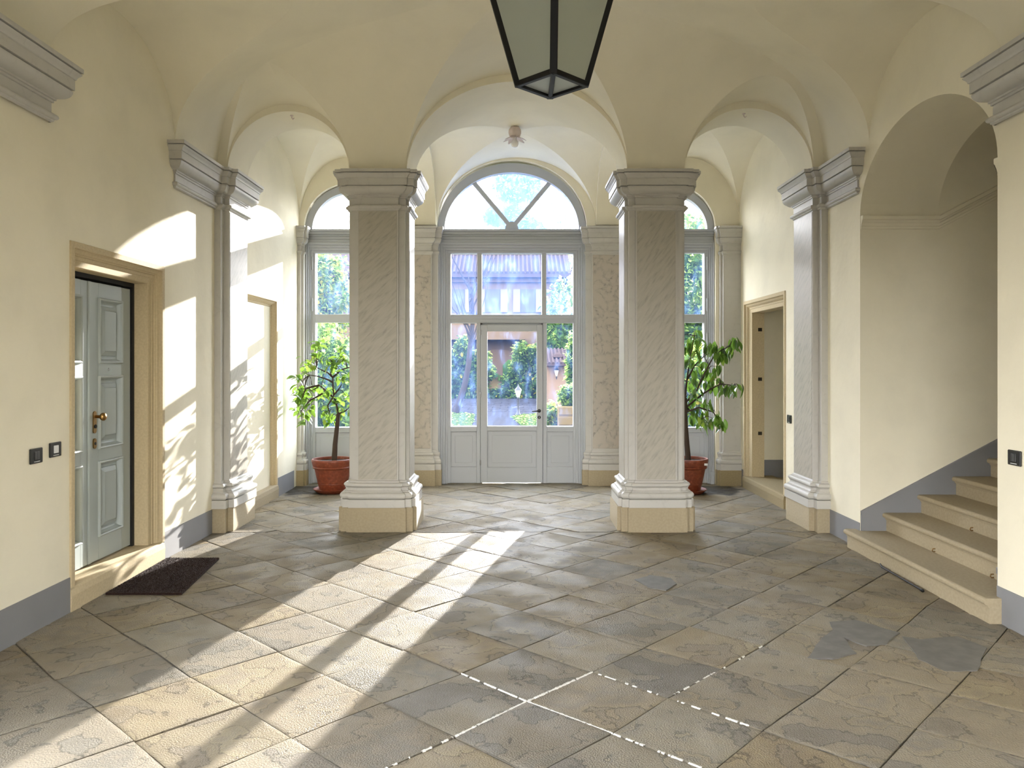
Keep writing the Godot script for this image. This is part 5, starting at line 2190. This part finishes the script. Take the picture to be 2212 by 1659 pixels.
	for k in 5:
		b = MB.new()
		b.box(pa.x - 0.004, pa.x + 0.624, GY + 0.035 + k * (pa.y - GY) / 5, GY + (k + 1) * (pa.y - GY) / 5 - 0.008, 14.785, 14.80, 0.004)
		put("board", b, M.planter_wood, o)
	tag(o, "tan wooden planter box outside the right sidelight", "planter")
	bush("planter_shrub", "fine-leaved shrub growing out of the tan planter box", "garden shrubs", at(1222, 855, 15.1) + Vector3(0.12, 0, 0), Vector3(0.32, 0.27, 0.26), 2600, 0.075, [1, 2], "shrub", pa.y)
	bush("round_bush", "small-leaved variegated bush beside the tan planter box", "garden shrubs", at(1191, 905, 15.6), Vector3(0.22, 0.42, 0.3), 1500, 0.085, [4, 3])
	# climber on the post by the lodge
	bush("climbing_ivy", "column of climbing ivy in front of the pink lodge", "garden shrubs", W(1.80, 1.35, 22.5), Vector3(0.34, 1.55, 0.3), 3000, 0.15, [0, 1])
	# trees
	tree("tall_tree", "tall dark tree seen through the middle of the fanlight", "garden trees", W(-0.3, GY, 56), [[W(0.3, 14.6, 56), Vector3(1.9, 1.3, 1.5)], [W(-0.6, 12.4, 56), Vector3(1.7, 0.8, 1.4)], [W(0.8, 11.4, 55.5), Vector3(1.5, 0.9, 1.3)], [W(0.0, 9.6, 56), Vector3(1.3, 1.2, 1.3)]], 5600, 0.36, [0, 1])
	tree("light_tree", "pale thin-leaved tree seen through the right of the fanlight", "garden trees", W(4.4, GY, 66), [[W(3.9, 14.6, 66), Vector3(2.2, 2.0, 2.0)], [W(2.6, 11.6, 66), Vector3(2.2, 1.5, 2.0)], [W(5.4, 11.4, 66), Vector3(2.4, 1.6, 2.0)]], 2600, 0.32, [2, 4])
	tree("sunward_tree", "dense tree shading the right-hand arched window", "garden trees", W(4.6, -0.12, 21.5), [[W(4.6, 4.8, 21.2), Vector3(1.3, 0.95, 1.2)], [W(4.4, 3.4, 20.8), Vector3(1.15, 1.2, 1.1)], [W(5.4, 3.8, 21.5), Vector3(1.3, 1.5, 1.2)], [W(4.9, 2.3, 21.0), Vector3(1.3, 0.9, 1.1)]], 15000, 0.15, [1, 0, 4])
	tree("backdrop_tree", "dark leafy tree standing behind the pink lodge", "garden trees", W(3.6, GY, 40), [[W(3.3, 4.6, 40), Vector3(1.9, 1.7, 1.2)], [W(4.8, 3.4, 40), Vector3(2.0, 1.5, 1.2)], [W(2.4, 3.0, 40), Vector3(1.1, 1.1, 0.9)]], 6000, 0.26, [0, 4, 1])
	bush("yellow_bush", "yellow-leaved shrub under the right-hand arched window", "garden shrubs", W(3.7, 1.1, 16.0), Vector3(1.1, 1.05, 0.6), 5200, 0.13, [2, 3, 1])
	bush("broadleaf_bush", "tall leafy bush beyond the left-hand arched window", "garden shrubs", W(-4.2, 1.1, 17.0), Vector3(1.15, 1.7, 0.8), 7000, 0.13, [1, 2, 0])
	bush("climbing_vine", "yellow-leaved vine climbing beyond the left-hand arched window", "garden shrubs", W(-5.6, 3.6, 22.0), Vector3(1.3, 1.8, 0.8), 5000, 0.15, [4, 3, 0])
